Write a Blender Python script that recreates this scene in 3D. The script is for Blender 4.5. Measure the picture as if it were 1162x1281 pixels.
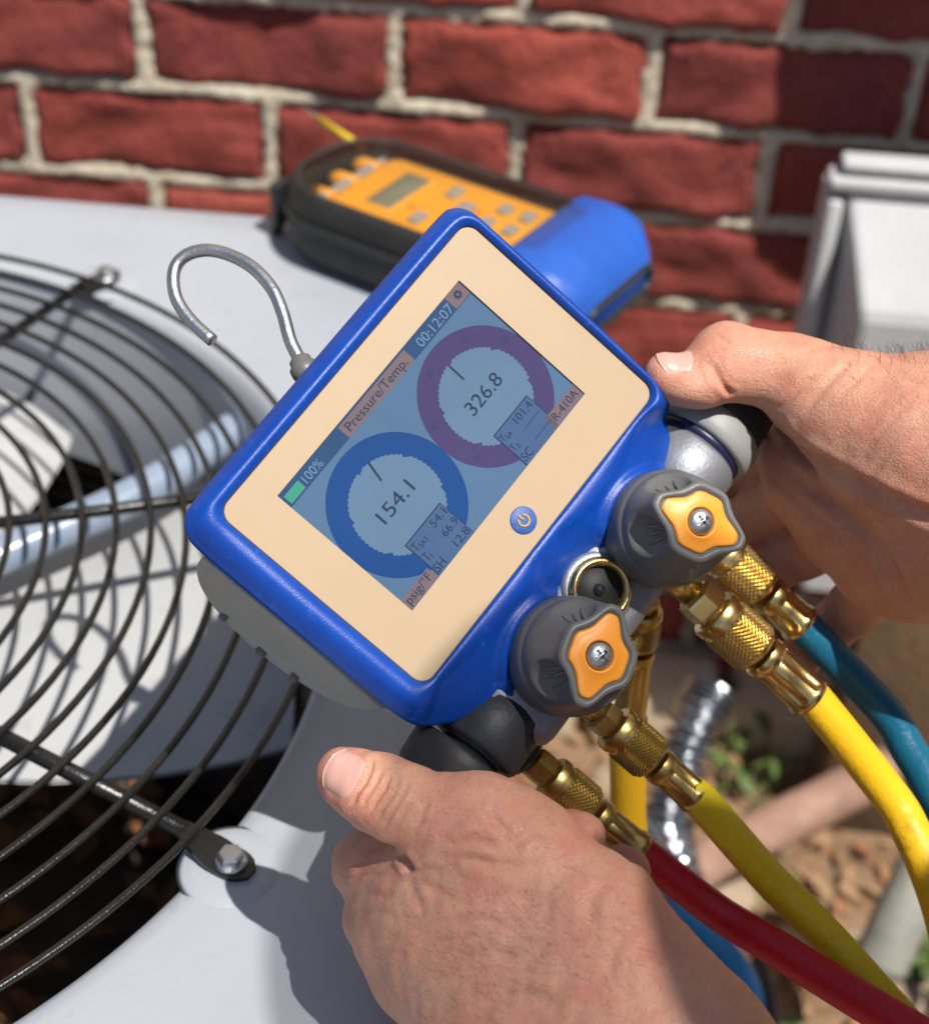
import bpy, bmesh, math, random
import numpy as np
from mathutils import Vector, Matrix

random.seed(7)
rng = np.random.default_rng(7)
SC = bpy.context.scene
for o in list(bpy.data.objects):
    bpy.data.objects.remove(o)
COL = SC.collection
PI = math.pi

# ------------------------------------------------------------------ camera
FPX = 2016.98                       # focal length for a picture 1281 units tall
RIGHT = Vector((.99467, .0958, .03811))
DOWN = Vector((.08946, -.61815, -.78095))
FWD = Vector((-.05126, .7802, -.62343))
CAM = Vector((0, -1.26575, .50668))
cd = bpy.data.cameras.new('camera')
cam = bpy.data.objects.new('camera', cd)
COL.objects.link(cam)
mw = Matrix((( RIGHT.x, -DOWN.x, -FWD.x, CAM.x), (RIGHT.y, -DOWN.y, -FWD.y, CAM.y),
             (RIGHT.z, -DOWN.z, -FWD.z, CAM.z), (0, 0, 0, 1)))
cam.matrix_world = mw
cd.sensor_fit = 'VERTICAL'
cd.sensor_height = 36
cd.sensor_width = 36
cd.lens = FPX / 1281 * 36
cd.clip_start = .02
cd.clip_end = 400
cd.dof.use_dof = True
cd.dof.focus_distance = .548
cd.dof.aperture_fstop = 8.8
SC.camera = cam

# ------------------------------------------------------------------ light
SUN = Vector((.40, -.34, 1)).normalized()      # direction towards the sun
w = bpy.data.worlds.new('World')
SC.world = w
w.use_nodes = True
nt = w.node_tree
for n in list(nt.nodes):
    nt.nodes.remove(n)
sky = nt.nodes.new('ShaderNodeTexSky')
sky.sky_type = 'NISHITA'
sky.sun_disc = False
sky.sun_elevation = math.asin(SUN.z)
sky.sun_rotation = math.atan2(SUN.x, SUN.y)
bg = nt.nodes.new('ShaderNodeBackground')
bg.inputs['Strength'].default_value = .080
ow = nt.nodes.new('ShaderNodeOutputWorld')
nt.links.new(sky.outputs[0], bg.inputs[0])
nt.links.new(bg.outputs[0], ow.inputs[0])
sd = bpy.data.lights.new('sun', 'SUN')
sd.energy = 4.8
sd.angle = math.radians(.53)
sd.color = (1, .955, .88)
sun = bpy.data.objects.new('sun', sd)
COL.objects.link(sun)
sun.rotation_euler = SUN.to_track_quat('Z', 'Y').to_euler()
sun.location = (2, -1.7, 5)
SC.view_settings.view_transform = 'Standard'
SC.view_settings.look = 'None'
SC.view_settings.gamma = 1
SC.view_settings.use_curve_mapping = False
SC.view_settings.exposure = .36
SC.render.engine = 'CYCLES'
SC.cycles.use_denoising = True
SC.cycles.max_bounces = 8
SC.cycles.transparent_max_bounces = 8

# ------------------------------------------------------------------ helpers
def P(u, v, d):
    """the point at depth d metres seen at (u, v) of a 1162 x 1281 picture"""
    return CAM + d * (FWD + (u - 581) / FPX * RIGHT + (v - 640.5) / FPX * DOWN)

def on_plane(u, v, axis, val):
    q = FWD + (u - 581) / FPX * RIGHT + (v - 640.5) / FPX * DOWN
    return CAM + q * ((val - CAM[axis]) / q[axis])

class MB:
    """collects shapes, then links them as one mesh"""
    def __init__(s):
        s.v = []; s.f = []; s.sm = []
    def add(s, vs, fs, smooth=True):
        b = len(s.v)
        s.v += [tuple(p) for p in vs]
        s.f += [tuple(b + i for i in f) for f in fs]
        s.sm += [smooth] * len(fs)
        return s
    def xf(s, m, start=0):
        s.v[start:] = [tuple(m @ Vector(p)) for p in s.v[start:]]
        return s
    def grid(s, rows, closed_u=True, closed_v=False, smooth=True, cap0=False, cap1=False):
        """rows: list of equal-length rings"""
        n = len(rows[0]); vs = [p for r in rows for p in r]; fs = []
        R = len(rows)
        for i in range(R if closed_v else R - 1):
            a, b = i * n, ((i + 1) % R) * n
            for j in range(n if closed_u else n - 1):
                k = (j + 1) % n
                fs.append((a + j, a + k, b + k, b + j))
        if cap0: fs.append(tuple(range(n - 1, -1, -1)))
        if cap1: fs.append(tuple((R - 1) * n + j for j in range(n)))
        return s.add(vs, fs, smooth)
    def box(s, c, size, bev=0, seg=2, rot=None, smooth=False):
        bm = bmesh.new()
        bmesh.ops.create_cube(bm, size=1)
        for v in bm.verts:
            v.co = Vector((v.co.x * size[0], v.co.y * size[1], v.co.z * size[2]))
        if bev > 0:
            bmesh.ops.bevel(bm, geom=bm.edges[:], offset=bev, segments=seg, profile=.5, affect='EDGES')
        m = Matrix.Translation(Vector(c)) @ (rot.to_4x4() if rot else Matrix.Identity(4))
        bm.verts.index_update()
        s.add([m @ v.co for v in bm.verts], [[v.index for v in f.verts] for f in bm.faces], smooth or bev > 0)
        bm.free()
        return s
    def tube(s, pts, rad, n=12, caps=True, smooth=True, up=None):
        pts = [Vector(p) for p in pts]
        if not hasattr(rad, '__len__'): rad = [rad] * len(pts)
        tang = []
        for i in range(len(pts)):
            t = pts[min(i + 1, len(pts) - 1)] - pts[max(i - 1, 0)]
            tang.append(t.normalized())
        u = Vector(up) if up else tang[0].orthogonal()
        rows = []
        for i, p in enumerate(pts):
            t = tang[i]
            u = (u - t * u.dot(t)).normalized()
            w_ = t.cross(u)
            rows.append([p + rad[i] * (math.cos(2 * PI * k / n) * u + math.sin(2 * PI * k / n) * w_) for k in range(n)])
        return s.grid(rows, True, False, smooth, caps, caps)
    def lathe(s, prof, o, axis, n=32, up=None, smooth=True, caps=True, fn=None):
        """prof: [(radius, along)], axis direction, o origin"""
        o = Vector(o); a = Vector(axis).normalized()
        u = Vector(up) if up else a.orthogonal()
        u = (u - a * u.dot(a)).normalized(); w_ = a.cross(u)
        rows = []
        for r, h in prof:
            ring = []
            for k in range(n):
                t = 2 * PI * k / n
                rr = fn(r, h, t) if fn else r
                ring.append(o + a * h + rr * (math.cos(t) * u + math.sin(t) * w_))
            rows.append(ring)
        return s.grid(rows, True, False, smooth, caps, caps)
    def prism(s, poly, z0, z1, m=None, smooth=False):
        n = len(poly); b = len(s.v)
        vs = [Vector((x, y, z0)) for x, y in poly] + [Vector((x, y, z1)) for x, y in poly]
        if m: vs = [m @ p for p in vs]
        fs = [tuple(range(n - 1, -1, -1)), tuple(range(n, 2 * n))] + [(i, (i + 1) % n, n + (i + 1) % n, n + i) for i in range(n)]
        return s.add(vs, fs, smooth)
    def mesh(s, name, mat):
        me = bpy.data.meshes.new(name)
        me.from_pydata(s.v, [], s.f)
        me.polygons.foreach_set('use_smooth', s.sm)
        if mat: me.materials.append(mat)
        me.update()
        return me
    def build(s, name, mat, parent=None, world=False, kind=None, label=None, sharp=None):
        if world and parent is not None:
            s.xf(FR[parent.name].inverted())
        o = bpy.data.objects.new(name, s.mesh(name, mat))
        COL.objects.link(o)
        if parent is not None:
            o.parent = parent
            FR[o.name] = FR[parent.name]
        else:
            FR[o.name] = Matrix.Identity(4)
        if kind: o['kind'] = kind
        if label: o['label'] = label
        if sharp: o.data.set_sharp_from_angle(angle=math.radians(sharp))
        return o

FR = {}
def thing(name, label, cat, m=None, group=None):
    o = bpy.data.objects.new(name, None)
    o.empty_display_size = .02
    COL.objects.link(o)
    o.matrix_world = m if m is not None else Matrix.Identity(4)
    FR[o.name] = o.matrix_world.copy() if m is None else m.copy()
    o['label'] = label; o['category'] = cat
    if group: o['group'] = group
    return o
def tag(o, label, cat, group=None):
    o['label'] = label; o['category'] = cat
    if group: o['group'] = group
    return o
def place(me, name, parent, loc=(0, 0, 0), m=None):
    """another object sharing a mesh"""
    o = bpy.data.objects.new(name, me)
    COL.objects.link(o)
    o.parent = parent
    if m is not None: o.matrix_local = m
    else: o.location = loc
    FR[o.name] = FR[parent.name] @ (m if m is not None else Matrix.Translation(Vector(loc)))
    return o

def crv(pts, n=8, closed=False):
    """Catmull-Rom through points (any dimension)"""
    p = [np.array(q, float) for q in pts]; out = []
    L = len(p)
    for i in range(L if closed else L - 1):
        a, b, c, d = (p[(i - 1) % L] if closed or i > 0 else 2 * p[0] - p[1]), p[i], p[(i + 1) % L], (p[(i + 2) % L] if closed or i + 2 < L else 2 * p[-1] - p[-2])
        for k in range(n):
            t = k / n
            out.append(.5 * (2 * b + (c - a) * t + (2 * a - 5 * b + 4 * c - d) * t * t + (3 * b - a - 3 * c + d) * t ** 3))
    if not closed: out.append(p[-1])
    return out

def rrect(x0, y0, x1, y1, r, n=8):
    out = []
    for cx, cy, a in ((x1 - r, y1 - r, 0), (x0 + r, y1 - r, 90), (x0 + r, y0 + r, 180), (x1 - r, y0 + r, 270)):
        for k in range(n + 1):
            t = math.radians(a + 90 * k / n)
            out.append((cx + r * math.cos(t), cy + r * math.sin(t)))
    return out

# ------------------------------------------------------------------ materials
def mat(name, col, rough=.5, metal=0, col2=None, nscale=40, ndetail=4, nmin=.35, nmax=.65, bump=0, bscale=200, bdetail=3,
        spec=.5, rvar=0, coat=0, sss=0, sheen=0, aniso=None, bump2=0, b2scale=1200, dust=None, dscale=25):
    m = bpy.data.materials.new(name)
    m.use_nodes = True
    t = m.node_tree; N = t.nodes; K = t.links
    b = N['Principled BSDF']
    b.inputs['Base Color'].default_value = (*col, 1)
    b.inputs['Roughness'].default_value = rough
    b.inputs['Metallic'].default_value = metal
    b.inputs['Specular IOR Level'].default_value = spec
    b.inputs['Coat Weight'].default_value = coat
    b.inputs['Coat Roughness'].default_value = .15
    if sheen: b.inputs['Sheen Weight'].default_value = sheen
    tc = N.new('ShaderNodeTexCoord')
    def noise_(scale, detail, rough_=.6):
        n = N.new('ShaderNodeTexNoise')
        n.inputs['Scale'].default_value = scale; n.inputs['Detail'].default_value = detail; n.inputs['Roughness'].default_value = rough_
        K.new(tc.outputs['Object'], n.inputs['Vector'])
        return n
    out = None
    if col2 is not None:
        n = noise_(nscale, ndetail)
        r = N.new('ShaderNodeValToRGB')
        r.color_ramp.elements[0].position = nmin; r.color_ramp.elements[0].color = (*col, 1)
        r.color_ramp.elements[1].position = nmax; r.color_ramp.elements[1].color = (*col2, 1)
        K.new(n.outputs[0], r.inputs[0])
        out = r.outputs[0]
    if dust is not None:
        n = noise_(dscale, 8, .75)
        r = N.new('ShaderNodeMapRange')
        r.inputs[1].default_value = .58; r.inputs[2].default_value = .72
        K.new(n.outputs[0], r.inputs[0])
        mx = N.new('ShaderNodeMix'); mx.data_type = 'RGBA'
        K.new(r.outputs[0], mx.inputs['Factor'])
        if out: K.new(out, mx.inputs['A'])
        else: mx.inputs['A'].default_value = (*col, 1)
        mx.inputs['B'].default_value = (*dust, 1)
        out = mx.outputs['Result']
    if out: K.new(out, b.inputs['Base Color'])
    if rvar:
        n = noise_(nscale * .7 + 3, 5)
        r = N.new('ShaderNodeMapRange')
        r.inputs[3].default_value = max(.02, rough - rvar); r.inputs[4].default_value = min(1, rough + rvar)
        r.inputs[1].default_value = .3; r.inputs[2].default_value = .7
        K.new(n.outputs[0], r.inputs[0]); K.new(r.outputs[0], b.inputs['Roughness'])
    if bump:
        n = noise_(bscale, bdetail)
        bp = N.new('ShaderNodeBump'); bp.inputs['Strength'].default_value = 1; bp.inputs['Distance'].default_value = bump
        K.new(n.outputs[0], bp.inputs['Height'])
        if bump2:
            n2 = noise_(b2scale, 3)
            bq = N.new('ShaderNodeBump'); bq.inputs['Strength'].default_value = 1; bq.inputs['Distance'].default_value = bump2
            K.new(n2.outputs[0], bq.inputs['Height']); K.new(bp.outputs[0], bq.inputs['Normal'])
            bp = bq
        K.new(bp.outputs[0], b.inputs['Normal'])
    return m
# ================================================================== SETTING
M_dirt = mat('dirt', (.17, .10, .055), .95, col2=(.33, .21, .12), nscale=9, ndetail=10, bump=.02, bscale=18, bdetail=8, dust=(.07, .05, .028), dscale=9)
GZ = -.72
def ground_z(x, y):
    return GZ + .012 * math.sin(7 * x + 3 * y) * math.cos(5 * y - 2 * x)
g = MB()
xs = [-40, -12, -4] + [(-2 + .1 * i) for i in range(41)] + [4, 12, 40]
ys = [-40, -12, -4] + [(-2.4 + .1 * i) for i in range(26)] + [1, 8, 40]
g.grid([[(x, y, ground_z(x, y)) for x in xs] for y in ys], closed_u=False)
g.build('ground', M_dirt, kind='structure')

# ---- house wall: mortar body and every brick its own piece
BH, BV, OX, OZ = .211, .08358, -.37066, .09301
M_mortar = mat('mortar', (.62, .53, .39), .95, col2=(.82, .74, .58), nscale=55, ndetail=8, bump=.006, bscale=230, bdetail=8, dust=(.40, .34, .25), dscale=70)
wall = thing('brick_wall', 'red brick house wall with pale rough mortar joints behind the condenser', 'wall')
def wnoise(x, z, s):
    return (math.sin(s * x * 1.7 + 2.1 * math.sin(s * z * .9)) + math.sin(s * z * 2.3 + 1.7 * math.sin(s * x * 1.1 + 1)) + math.sin(s * (x + z) * 3.1 + 2)) / 3
mb = MB()
def mortar_row(x0, x1, z0, z1, st):
    nx, nz = int((x1 - x0) / st), int((z1 - z0) / st)
    X = np.linspace(x0, x1, nx + 1); Z = np.linspace(z0, z1, nz + 1)
    XX, ZZ = np.meshgrid(X, Z)
    n = np.zeros_like(XX)
    for k in range(26):
        a = rng.uniform(0, 2 * PI); s = rng.choice([60, 110, 220, 420]); q = {60: .35, 110: .35, 220: .45, 420: .85}[int(s)]
        n += q * np.sin(s * (XX * math.cos(a) + ZZ * math.sin(a)) + rng.uniform(0, 6))
    n /= 3.2
    course = np.floor((OZ - ZZ) / BV).astype(int)
    zb = np.abs((OZ - ZZ) / BV - np.round((OZ - ZZ) / BV)) * BV           # distance to a bed joint
    off = np.where(course % 2 != 0, 0.0, .5)
    q = (XX - OX) / BH - off
    xb = np.abs(q - np.round(q)) * BH
    d = np.minimum(zb, xb)                                               # distance to the nearest joint
    joint = np.clip((.0086 + .0009 * n - d) / .0022, 0, 1)
    y = .008 - joint * (.0134 + .0008 * n) 
    vs = np.stack([XX, y, ZZ], -1).reshape(-1, 3)
    i = np.arange(nz * (nx + 1)).reshape(nz, nx + 1)[:, :-1].ravel()
    fs = np.stack([i, i + 1, i + nx + 2, i + nx + 1], 1)
    return vs, fs
vs, fs = mortar_row(-.78, .95, -.74, .2, .0042)
me = bpy.data.meshes.new('mortar')
me.from_pydata(vs.tolist(), [], fs.tolist())
me.polygons.foreach_set('use_smooth', [True] * len(me.polygons))
me.materials.append(M_mortar)
o = bpy.data.objects.new('mortar', me); COL.objects.link(o); o.parent = wall
MB().box((.1, .17, .5), (3.6, .3, 2.6)).build('wall_core', M_mortar, wall)

def brick_mat(k, c):
    m = mat('brick_red_%d' % k, c, .88, col2=(c[0]*1.55, c[1]*1.9, c[2]*1.9), nscale=20, ndetail=9, nmin=.32, nmax=.72,
            bump=.013, bscale=48, bdetail=11, bump2=.004, b2scale=300, dust=tuple(.55 * x for x in c), dscale=22)
    return m
M_bricks = [brick_mat(0, (.265, .042, .031)), brick_mat(1, (.305, .050, .034)), brick_mat(2, (.225, .036, .029)), brick_mat(3, (.33, .062, .043))]
def brick_mesh(seed, half=False):
    r = np.random.default_rng(seed)
    L, Hh = (.094 if half else .1975), .0680
    nx, nz = (18 if half else 34), 13
    X = np.linspace(-L / 2, L / 2, nx); Z = np.linspace(-Hh / 2, Hh / 2, nz)
    XX, ZZ = np.meshgrid(X, Z)
    y = np.zeros_like(XX)
    for k in range(16):
        a = r.uniform(0, 2 * PI); s = r.choice([22, 45, 80, 150]); q = {22: 1.0, 45: .8, 80: .45, 150: .28}[int(s)]
        y += q * np.sin(s * (XX * math.cos(a) + ZZ * math.sin(a)) + r.uniform(0, 6))
    y *= .0019
    for k in range(2):                                                   # chipped hollows of a split face
        cx, cz = r.uniform(-L / 2, L / 2), r.uniform(-Hh / 2, Hh / 2)
        a = r.uniform(-.6, .6); u = (XX - cx) * math.cos(a) + (ZZ - cz) * math.sin(a); v = -(XX - cx) * math.sin(a) + (ZZ - cz) * math.cos(a)
        y += .0065 * np.clip(v / .012, 0, 1) * np.exp(-np.maximum(v, 0) / .022) * np.exp(-(u / .04) ** 2)
    edge = np.minimum(L / 2 - np.abs(XX), Hh / 2 - np.abs(ZZ))
    y += .0036 * np.clip(1 - edge / .003, 0, 1) ** 2
    jx = .0022 * np.sin(ZZ * 160 + r.uniform(0, 6)) * (np.abs(XX) / (L / 2)) ** 6
    jz = .0020 * (np.sin(XX * 95 + r.uniform(0, 6)) + .6 * np.sin(XX * 210 + r.uniform(0, 6))) * (np.abs(ZZ) / (Hh / 2)) ** 6
    front = np.stack([XX + jx, y - .0105, ZZ + jz], -1).reshape(-1, 3).tolist()
    mb_ = MB()
    fs_ = [(i * nx + j, i * nx + j + 1, (i + 1) * nx + j + 1, (i + 1) * nx + j) for i in range(nz - 1) for j in range(nx - 1)]
    ring = [j for j in range(nx)] + [i * nx + nx - 1 for i in range(1, nz)] + [(nz - 1) * nx + j for j in range(nx - 2, -1, -1)] + [i * nx for i in range(nz - 2, 0, -1)]
    n0 = len(front)
    back = [(front[k][0], .02, front[k][2]) for k in ring]
    fs_ += [(ring[k], n0 + k, n0 + (k + 1) % len(ring), ring[(k + 1) % len(ring)]) for k in range(len(ring))]
    mb_.add(front + back, fs_)
    return mb_.mesh('brick', M_bricks[seed % 4])
BM_ = [brick_mesh(100 + k) for k in range(12)]
for c in range(-1, 10):
    zc = OZ - (c + .5) * BV
    for i in range(-3, 7):
        xc = OX + (i + .5 + (0 if c % 2 else .5)) * BH
        if not -.80 < xc < .98: continue
        a = random.choice(BM_)
        m = Matrix.Translation((xc + random.uniform(-.002, .002), random.uniform(-.0015, .0015), zc + random.uniform(-.002, .002))) @ Matrix.Rotation(random.uniform(-.008, .008), 4, 'Y')
        if random.random() < .5: m = m @ Matrix.Rotation(PI, 4, 'Z') @ Matrix.Rotation(PI, 4, 'Z')
        place(a, 'brick', wall, m=m)

# ---- cabinet added out of view up the wall, only to shade the right-hand bricks
M_cab = mat('cabinet_grey', (.42, .43, .45), .5, col2=(.47, .48, .50), nscale=12, bump=.0006, bscale=150)
cb = thing('added_shade_cabinet', 'added grey cabinet out of view, put there to shade the right-hand bricks', 'cabinet', Matrix.Translation((.6, 0, .42)))
MB().box((0, -.075, .05), (.57, .15, .52), .008).build('cabinet_body', M_cab, cb)
MB().box((0, -.155, .05), (.50, .012, .46), .005).build('door', M_cab, cb)
MB().lathe([(.018, 0), (.018, .01), (.012, .014), (.012, .03)], (.2, -.16, .03), (0, -1, 0), 20).build('handle', M_cab, cb)

# ---- light grey utility box with a sloped front on a wooden post
M_ubox = mat('utility_box_paint', (.44, .45, .455), .6, col2=(.50, .505, .51), nscale=10, ndetail=6, bump=.0005, bscale=260, dust=(.42, .42, .40), dscale=14)
ub = thing('utility_box', 'pale grey utility box with sloped front and ribbed lid before the shaded bricks', 'utility box')
bx0, bx1 = .190, .50
lid = MB().box(((bx0 + bx1) / 2 + .003, -.129, -.033), (bx1 - bx0 - .006, .022, .010), .004, 3)
lid.build('lid', M_ubox, ub)
MB().box(((bx0 + bx1) / 2, -.130, -.0465), (bx1 - bx0 + .004, .027, .012), .0045, 3).build('lid_rim', M_ubox, ub)
prof = [(-.118, -.052), (-.137, -.052), (-.140, -.058), (-.186, -.126), (-.189, -.135), (-.189, -.405), (-.118, -.405)]
ins_ = [.012, .014, .017, .033, .035, .035, .012]
bb = MB()
def sect(k, side):
    out = []
    for (y, z), q in zip(prof, ins_):
        cy, cz = -.15, -.25
        out.append(((bx0 + q + k) if side < 0 else (bx1 - q - k), cy + (y - cy) * (1 if k else .965), cz + (z - cz) * (1 if k else .985)))
    return out
bb.grid([sect(0, -1), sect(.004, -1), sect(.004, 1), sect(0, 1)], True, False, False, True, True)
bb.build('box_body', M_ubox, ub)
MB().box((bx0 + .006, -.118, -.232), (.012, .05, .345), .003).build('side_flange', M_ubox, ub)

M_post = mat('weathered_wood', (.085, .050, .024), .85, col2=(.15, .09, .045), nscale=14, ndetail=8, bump=.003, bscale=60, bdetail=6)
pp = MB().box((.345, -.150, -.572), (.120, .06, .33), .004)
po = pp.build('wooden_post', M_post)
tag(po, 'brown wooden post standing in the ground beneath the pale utility box', 'post')

# ================================================================== CONDENSER
M_panel = mat('panel_paint', (.33, .352, .395), .36, col2=(.36, .382, .425), nscale=5, ndetail=5, bump=.00012, bscale=900, spec=.5, dust=(.275, .285, .30), dscale=26, rvar=.10)
M_wire = mat('black_wire', (.007, .007, .0065), .27, col2=(.014, .0125, .011), nscale=60, ndetail=6, spec=.5, bump=.0002, bscale=700)
M_blade = mat('fan_blade', (.36, .365, .37), .30, col2=(.43, .435, .44), nscale=6, ndetail=8, dust=(.27, .25, .225), dscale=12, spec=.6)
M_fin = mat('coil_fins', (.085, .072, .065), .7, col2=(.19, .13, .10), nscale=24, ndetail=6)
M_pan = mat('base_pan', (.09, .075, .06), .9, col2=(.18, .12, .08), nscale=14, ndetail=8)
M_steel = mat('zinc_steel', (.42, .435, .45), .40, 1, col2=(.52, .535, .55), nscale=70, bump=.0002, bscale=600)
M_conduit = mat('conduit_blue_grey', (.20, .25, .34), .28, col2=(.25, .31, .40), nscale=14, spec=.6)
FC = Vector((-.399, -.738, 0))
ac = thing('air_conditioner', 'grey outdoor air conditioner with round black wire fan guard on top', 'air conditioner', Matrix.Translation((-.41, -.74, GZ)))
RO = .3055
NS = 240
XL, XR, YF, YB = -.80, -.018, -1.13, -.343
tp = MB()
def outer(t):
    c, s = math.cos(t), math.sin(t)
    k = []
    if c > 1e-6: k.append((XR - FC.x) / c)
    if c < -1e-6: k.append((XL - FC.x) / c)
    if s > 1e-6: k.append((YB - FC.y) / s)
    if s < -1e-6: k.append((YF - FC.y) / s)
    return min(k)
angs = [2 * PI * k / NS for k in range(NS)]
for cx, cy in ((XR, YB), (XL, YB), (XL, YF), (XR, YF)):
    a = math.atan2(cy - FC.y, cx - FC.x) % (2 * PI)
    i = min(range(len(angs)), key=lambda q: abs(angs[q] - a)); angs[i] = a
angs.sort()
rows = []
def ringrow(fr, z):
    return [(FC.x + fr(t) * math.cos(t), FC.y + fr(t) * math.sin(t), z) for t in angs]
for r, z in ((.288, -.115), (.291, -.085), (.296, -.05), (.3, -.02), (.302, -.009), (.3048, -.003), (.3085, -.0006), (.314, 0)):
    rows.append(ringrow(lambda t: r, z))
rows.append(ringrow(lambda t: min(.33, outer(t) - .004), 0))
for q in (.35, .7):
    rows.append(ringrow(lambda t: .33 + (outer(t) - .33) * q if outer(t) > .345 else outer(t) - .004 + .001 * q, 0))
rows.append(ringrow(lambda t: outer(t) - .003, 0))
rows.append(ringrow(lambda t: outer(t) - .0008, -.001))
rows.append(ringrow(lambda t: outer(t), -.003))
rows.append(ringrow(lambda t: outer(t), -.035))
tp.grid(rows)
tp.build('top_panel', M_panel, ac, world=True)
# cabinet sides below, louvred
sb = MB()
hw = ((XL + XR) / 2, (YF + YB) / 2)
for (cx, cy, sx, sy) in ((XR - .012, hw[1], .012, YB - YF - .03), (XL + .012, hw[1], .012, YB - YF - .03), (hw[0], YB - .012, XR - XL - .03, .012), (hw[0], YF + .012, XR - XL - .03, .012)):
    sb.box((cx, cy, (GZ - .035) / 2 + .005), (sx, sy, -GZ - .05), .002)
sb.build('side_panel', M_panel, ac, world=True)
lv = MB()
for k in range(26):
    lv.box((XR - .003, hw[1], -.08 - k * .022), (.007, YB - YF - .09, .012), .003)
lo = lv.build('louvre', M_panel, ac, world=True)
# inside: coil with horizontal fins, base pan, motor, blades
cf = MB()
prof = []
for k in range(25):
    z = -.075 - k * .0145
    prof += [(.318, z), (.318, z - .006), (.336, z - .0065), (.336, z - .014)]
cf.lathe(prof, FC, (0, 0, 1), 96, smooth=False, caps=False)
cf.build('coil', M_fin, ac, world=True, kind='stuff')
MB().lathe([(.335, 0), (.335, .01), (.0005, .012)], (FC.x, FC.y, -.45), (0, 0, 1), 48).build('base_pan', M_pan, ac, world=True)
fan = MB()
fan.lathe([(.055, -.25), (.07, -.24), (.07, -.12), (.06, -.11), (.05, -.10), (.05, -.07), (.04, -.062)], FC, (0, 0, 1), 40)
hub = fan.build('fan_motor', M_fin, ac, world=True)
bl = MB()
rows = []
NR, NA = 9, 26
for i in range(NR):
    r = .05 + (.283 - .05) * i / (NR - 1)
    row = []
    f = i / (NR - 1)
    a0, a1 = -10 + 14 * f ** 1.5, 54 - 6 * f
    for j in range(NA):
        s = j / (NA - 1)
        aa = math.radians(a0 + (a1 - a0) * s)
        z = -.098 + .024 * s * (1 - .3 * f) + .02 * math.sin(PI * s) * f + .008 * f
        row.append((r * math.cos(aa), r * math.sin(aa), z))
    rows.append(row)
bl.grid(rows, closed_u=False)
bl.grid([[(x, y, z - .0025) for x, y, z in r] for r in rows], closed_u=False)
bme = bl.mesh('fan_blade', M_blade)
hubm = FR[ac.name].inverted()
for a in (0, 65, 160, 238):
    place(bme, 'fan_blade', ac, m=hubm @ Matrix.Translation(FC) @ Matrix.Rotation(math.radians(a), 4, 'Z'))
MB().tube(crv([(-.345, -.70, -.06), (-.30, -.665, -.047), (-.2792, -.6491, -.042), (-.2188, -.5911, -.037), (-.168, -.5148, -.03), (-.158, -.498, -.028)], 6), .0105, 20).build('motor_conduit', M_conduit, ac, world=True)
# debris lying on the pan
M_leaf = mat('dead_leaf', (.20, .085, .035), .8, col2=(.36, .17, .07), nscale=30)
M_leafg = mat('green_leaf', (.055, .10, .022), .6, col2=(.13, .18, .045), nscale=20)
M_leaft = mat('tan_leaf', (.25, .14, .065), .85, col2=(.38, .24, .13), nscale=30)
def leaf_stuff(name, m, n, region, parent=None, zf=None, size=(.014, .04), label=None):
    b = MB()
    for k in range(n):
        x, y = region()
        z = zf(x, y) + random.uniform(.002, .02)
        s = random.uniform(*size)
        q = Matrix.Translation((x, y, z)) @ Matrix.Rotation(random.uniform(0, 6.28), 4, 'Z') @ Matrix.Rotation(random.uniform(-.6, .6), 4, 'X') @ Matrix.Rotation(random.uniform(-.6, .6), 4, 'Y')
        pts = [(-s, 0, 0), (-.35 * s, .34 * s, .1 * s), (.35 * s, .3 * s, .12 * s), (s, 0, 0), (.35 * s, -.3 * s, .12 * s), (-.35 * s, -.34 * s, .1 * s), (0, 0, -.03 * s)]
        b.add([q @ Vector(p) for p in pts], [(0, 1, 6), (1, 2, 6), (2, 3, 6), (3, 4, 6), (4, 5, 6), (5, 0, 6)])
    return b.build(name, m, parent, world=parent is not None, kind='stuff')
def in_disc():
    r = .3 * math.sqrt(random.random()); a = random.uniform(0, 6.28)
    return FC.x + r * math.cos(a), FC.y + r * math.sin(a)
leaf_stuff('leaf_debris', M_leaf, 260, in_disc, ac, lambda x, y: -.436, (.012, .032))

# fan guard: rings, rods, flattened lugs, hex bolts
gd = bpy.data.objects.new('fan_guard', None); COL.objects.link(gd); gd.parent = ac; FR[gd.name] = FR[ac.name]
for k in range(17):
    r = .300 - .01635 * k
    if r < .03: break
    n = max(48, int(r * 600))
    dr = [random.uniform(-.0006, .0006) for _ in range(3)]
    pts = [((r + dr[0] * math.sin(2 * t) + dr[1] * math.cos(3 * t)) * math.cos(t) + FC.x, (r + dr[0] * math.sin(2 * t)) * math.sin(t) + FC.y, .0135 + .0006 * math.sin(3 * t + k) + .006 * (1 - r / .3)) for t in [2 * PI * j / n for j in range(n)]]
    b = MB(); rows = []
    for j in range(n):
        p = Vector(pts[j]); t = (Vector(pts[(j + 1) % n]) - Vector(pts[j - 1])).normalized()
        u = Vector((0, 0, 1)); s_ = t.cross(u).normalized()
        rows.append([p + .00175 * (math.cos(2 * PI * q / 8) * s_ + math.sin(2 * PI * q / 8) * u) for q in range(8)])
    b.grid(rows, True, True)
    b.build('guard_ring', M_wire, gd, world=True)
bolts = [on_plane(132, 342, 2, .006), on_plane(289, 1073, 2, .006)]
hexm = MB()
hexm.lathe([(.0066, 0), (.0066, .0012), (.0052, .0016)], (0, 0, 0), (0, 0, 1), 24)
hexm.lathe([(.0050, .0012), (.0052, .002), (.0052, .0048), (.0044, .0058), (.0022, .006)], (0, 0, 0), (0, 0, 1), 6, smooth=False)
hexme = hexm.mesh('hex_bolt', M_steel)
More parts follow.
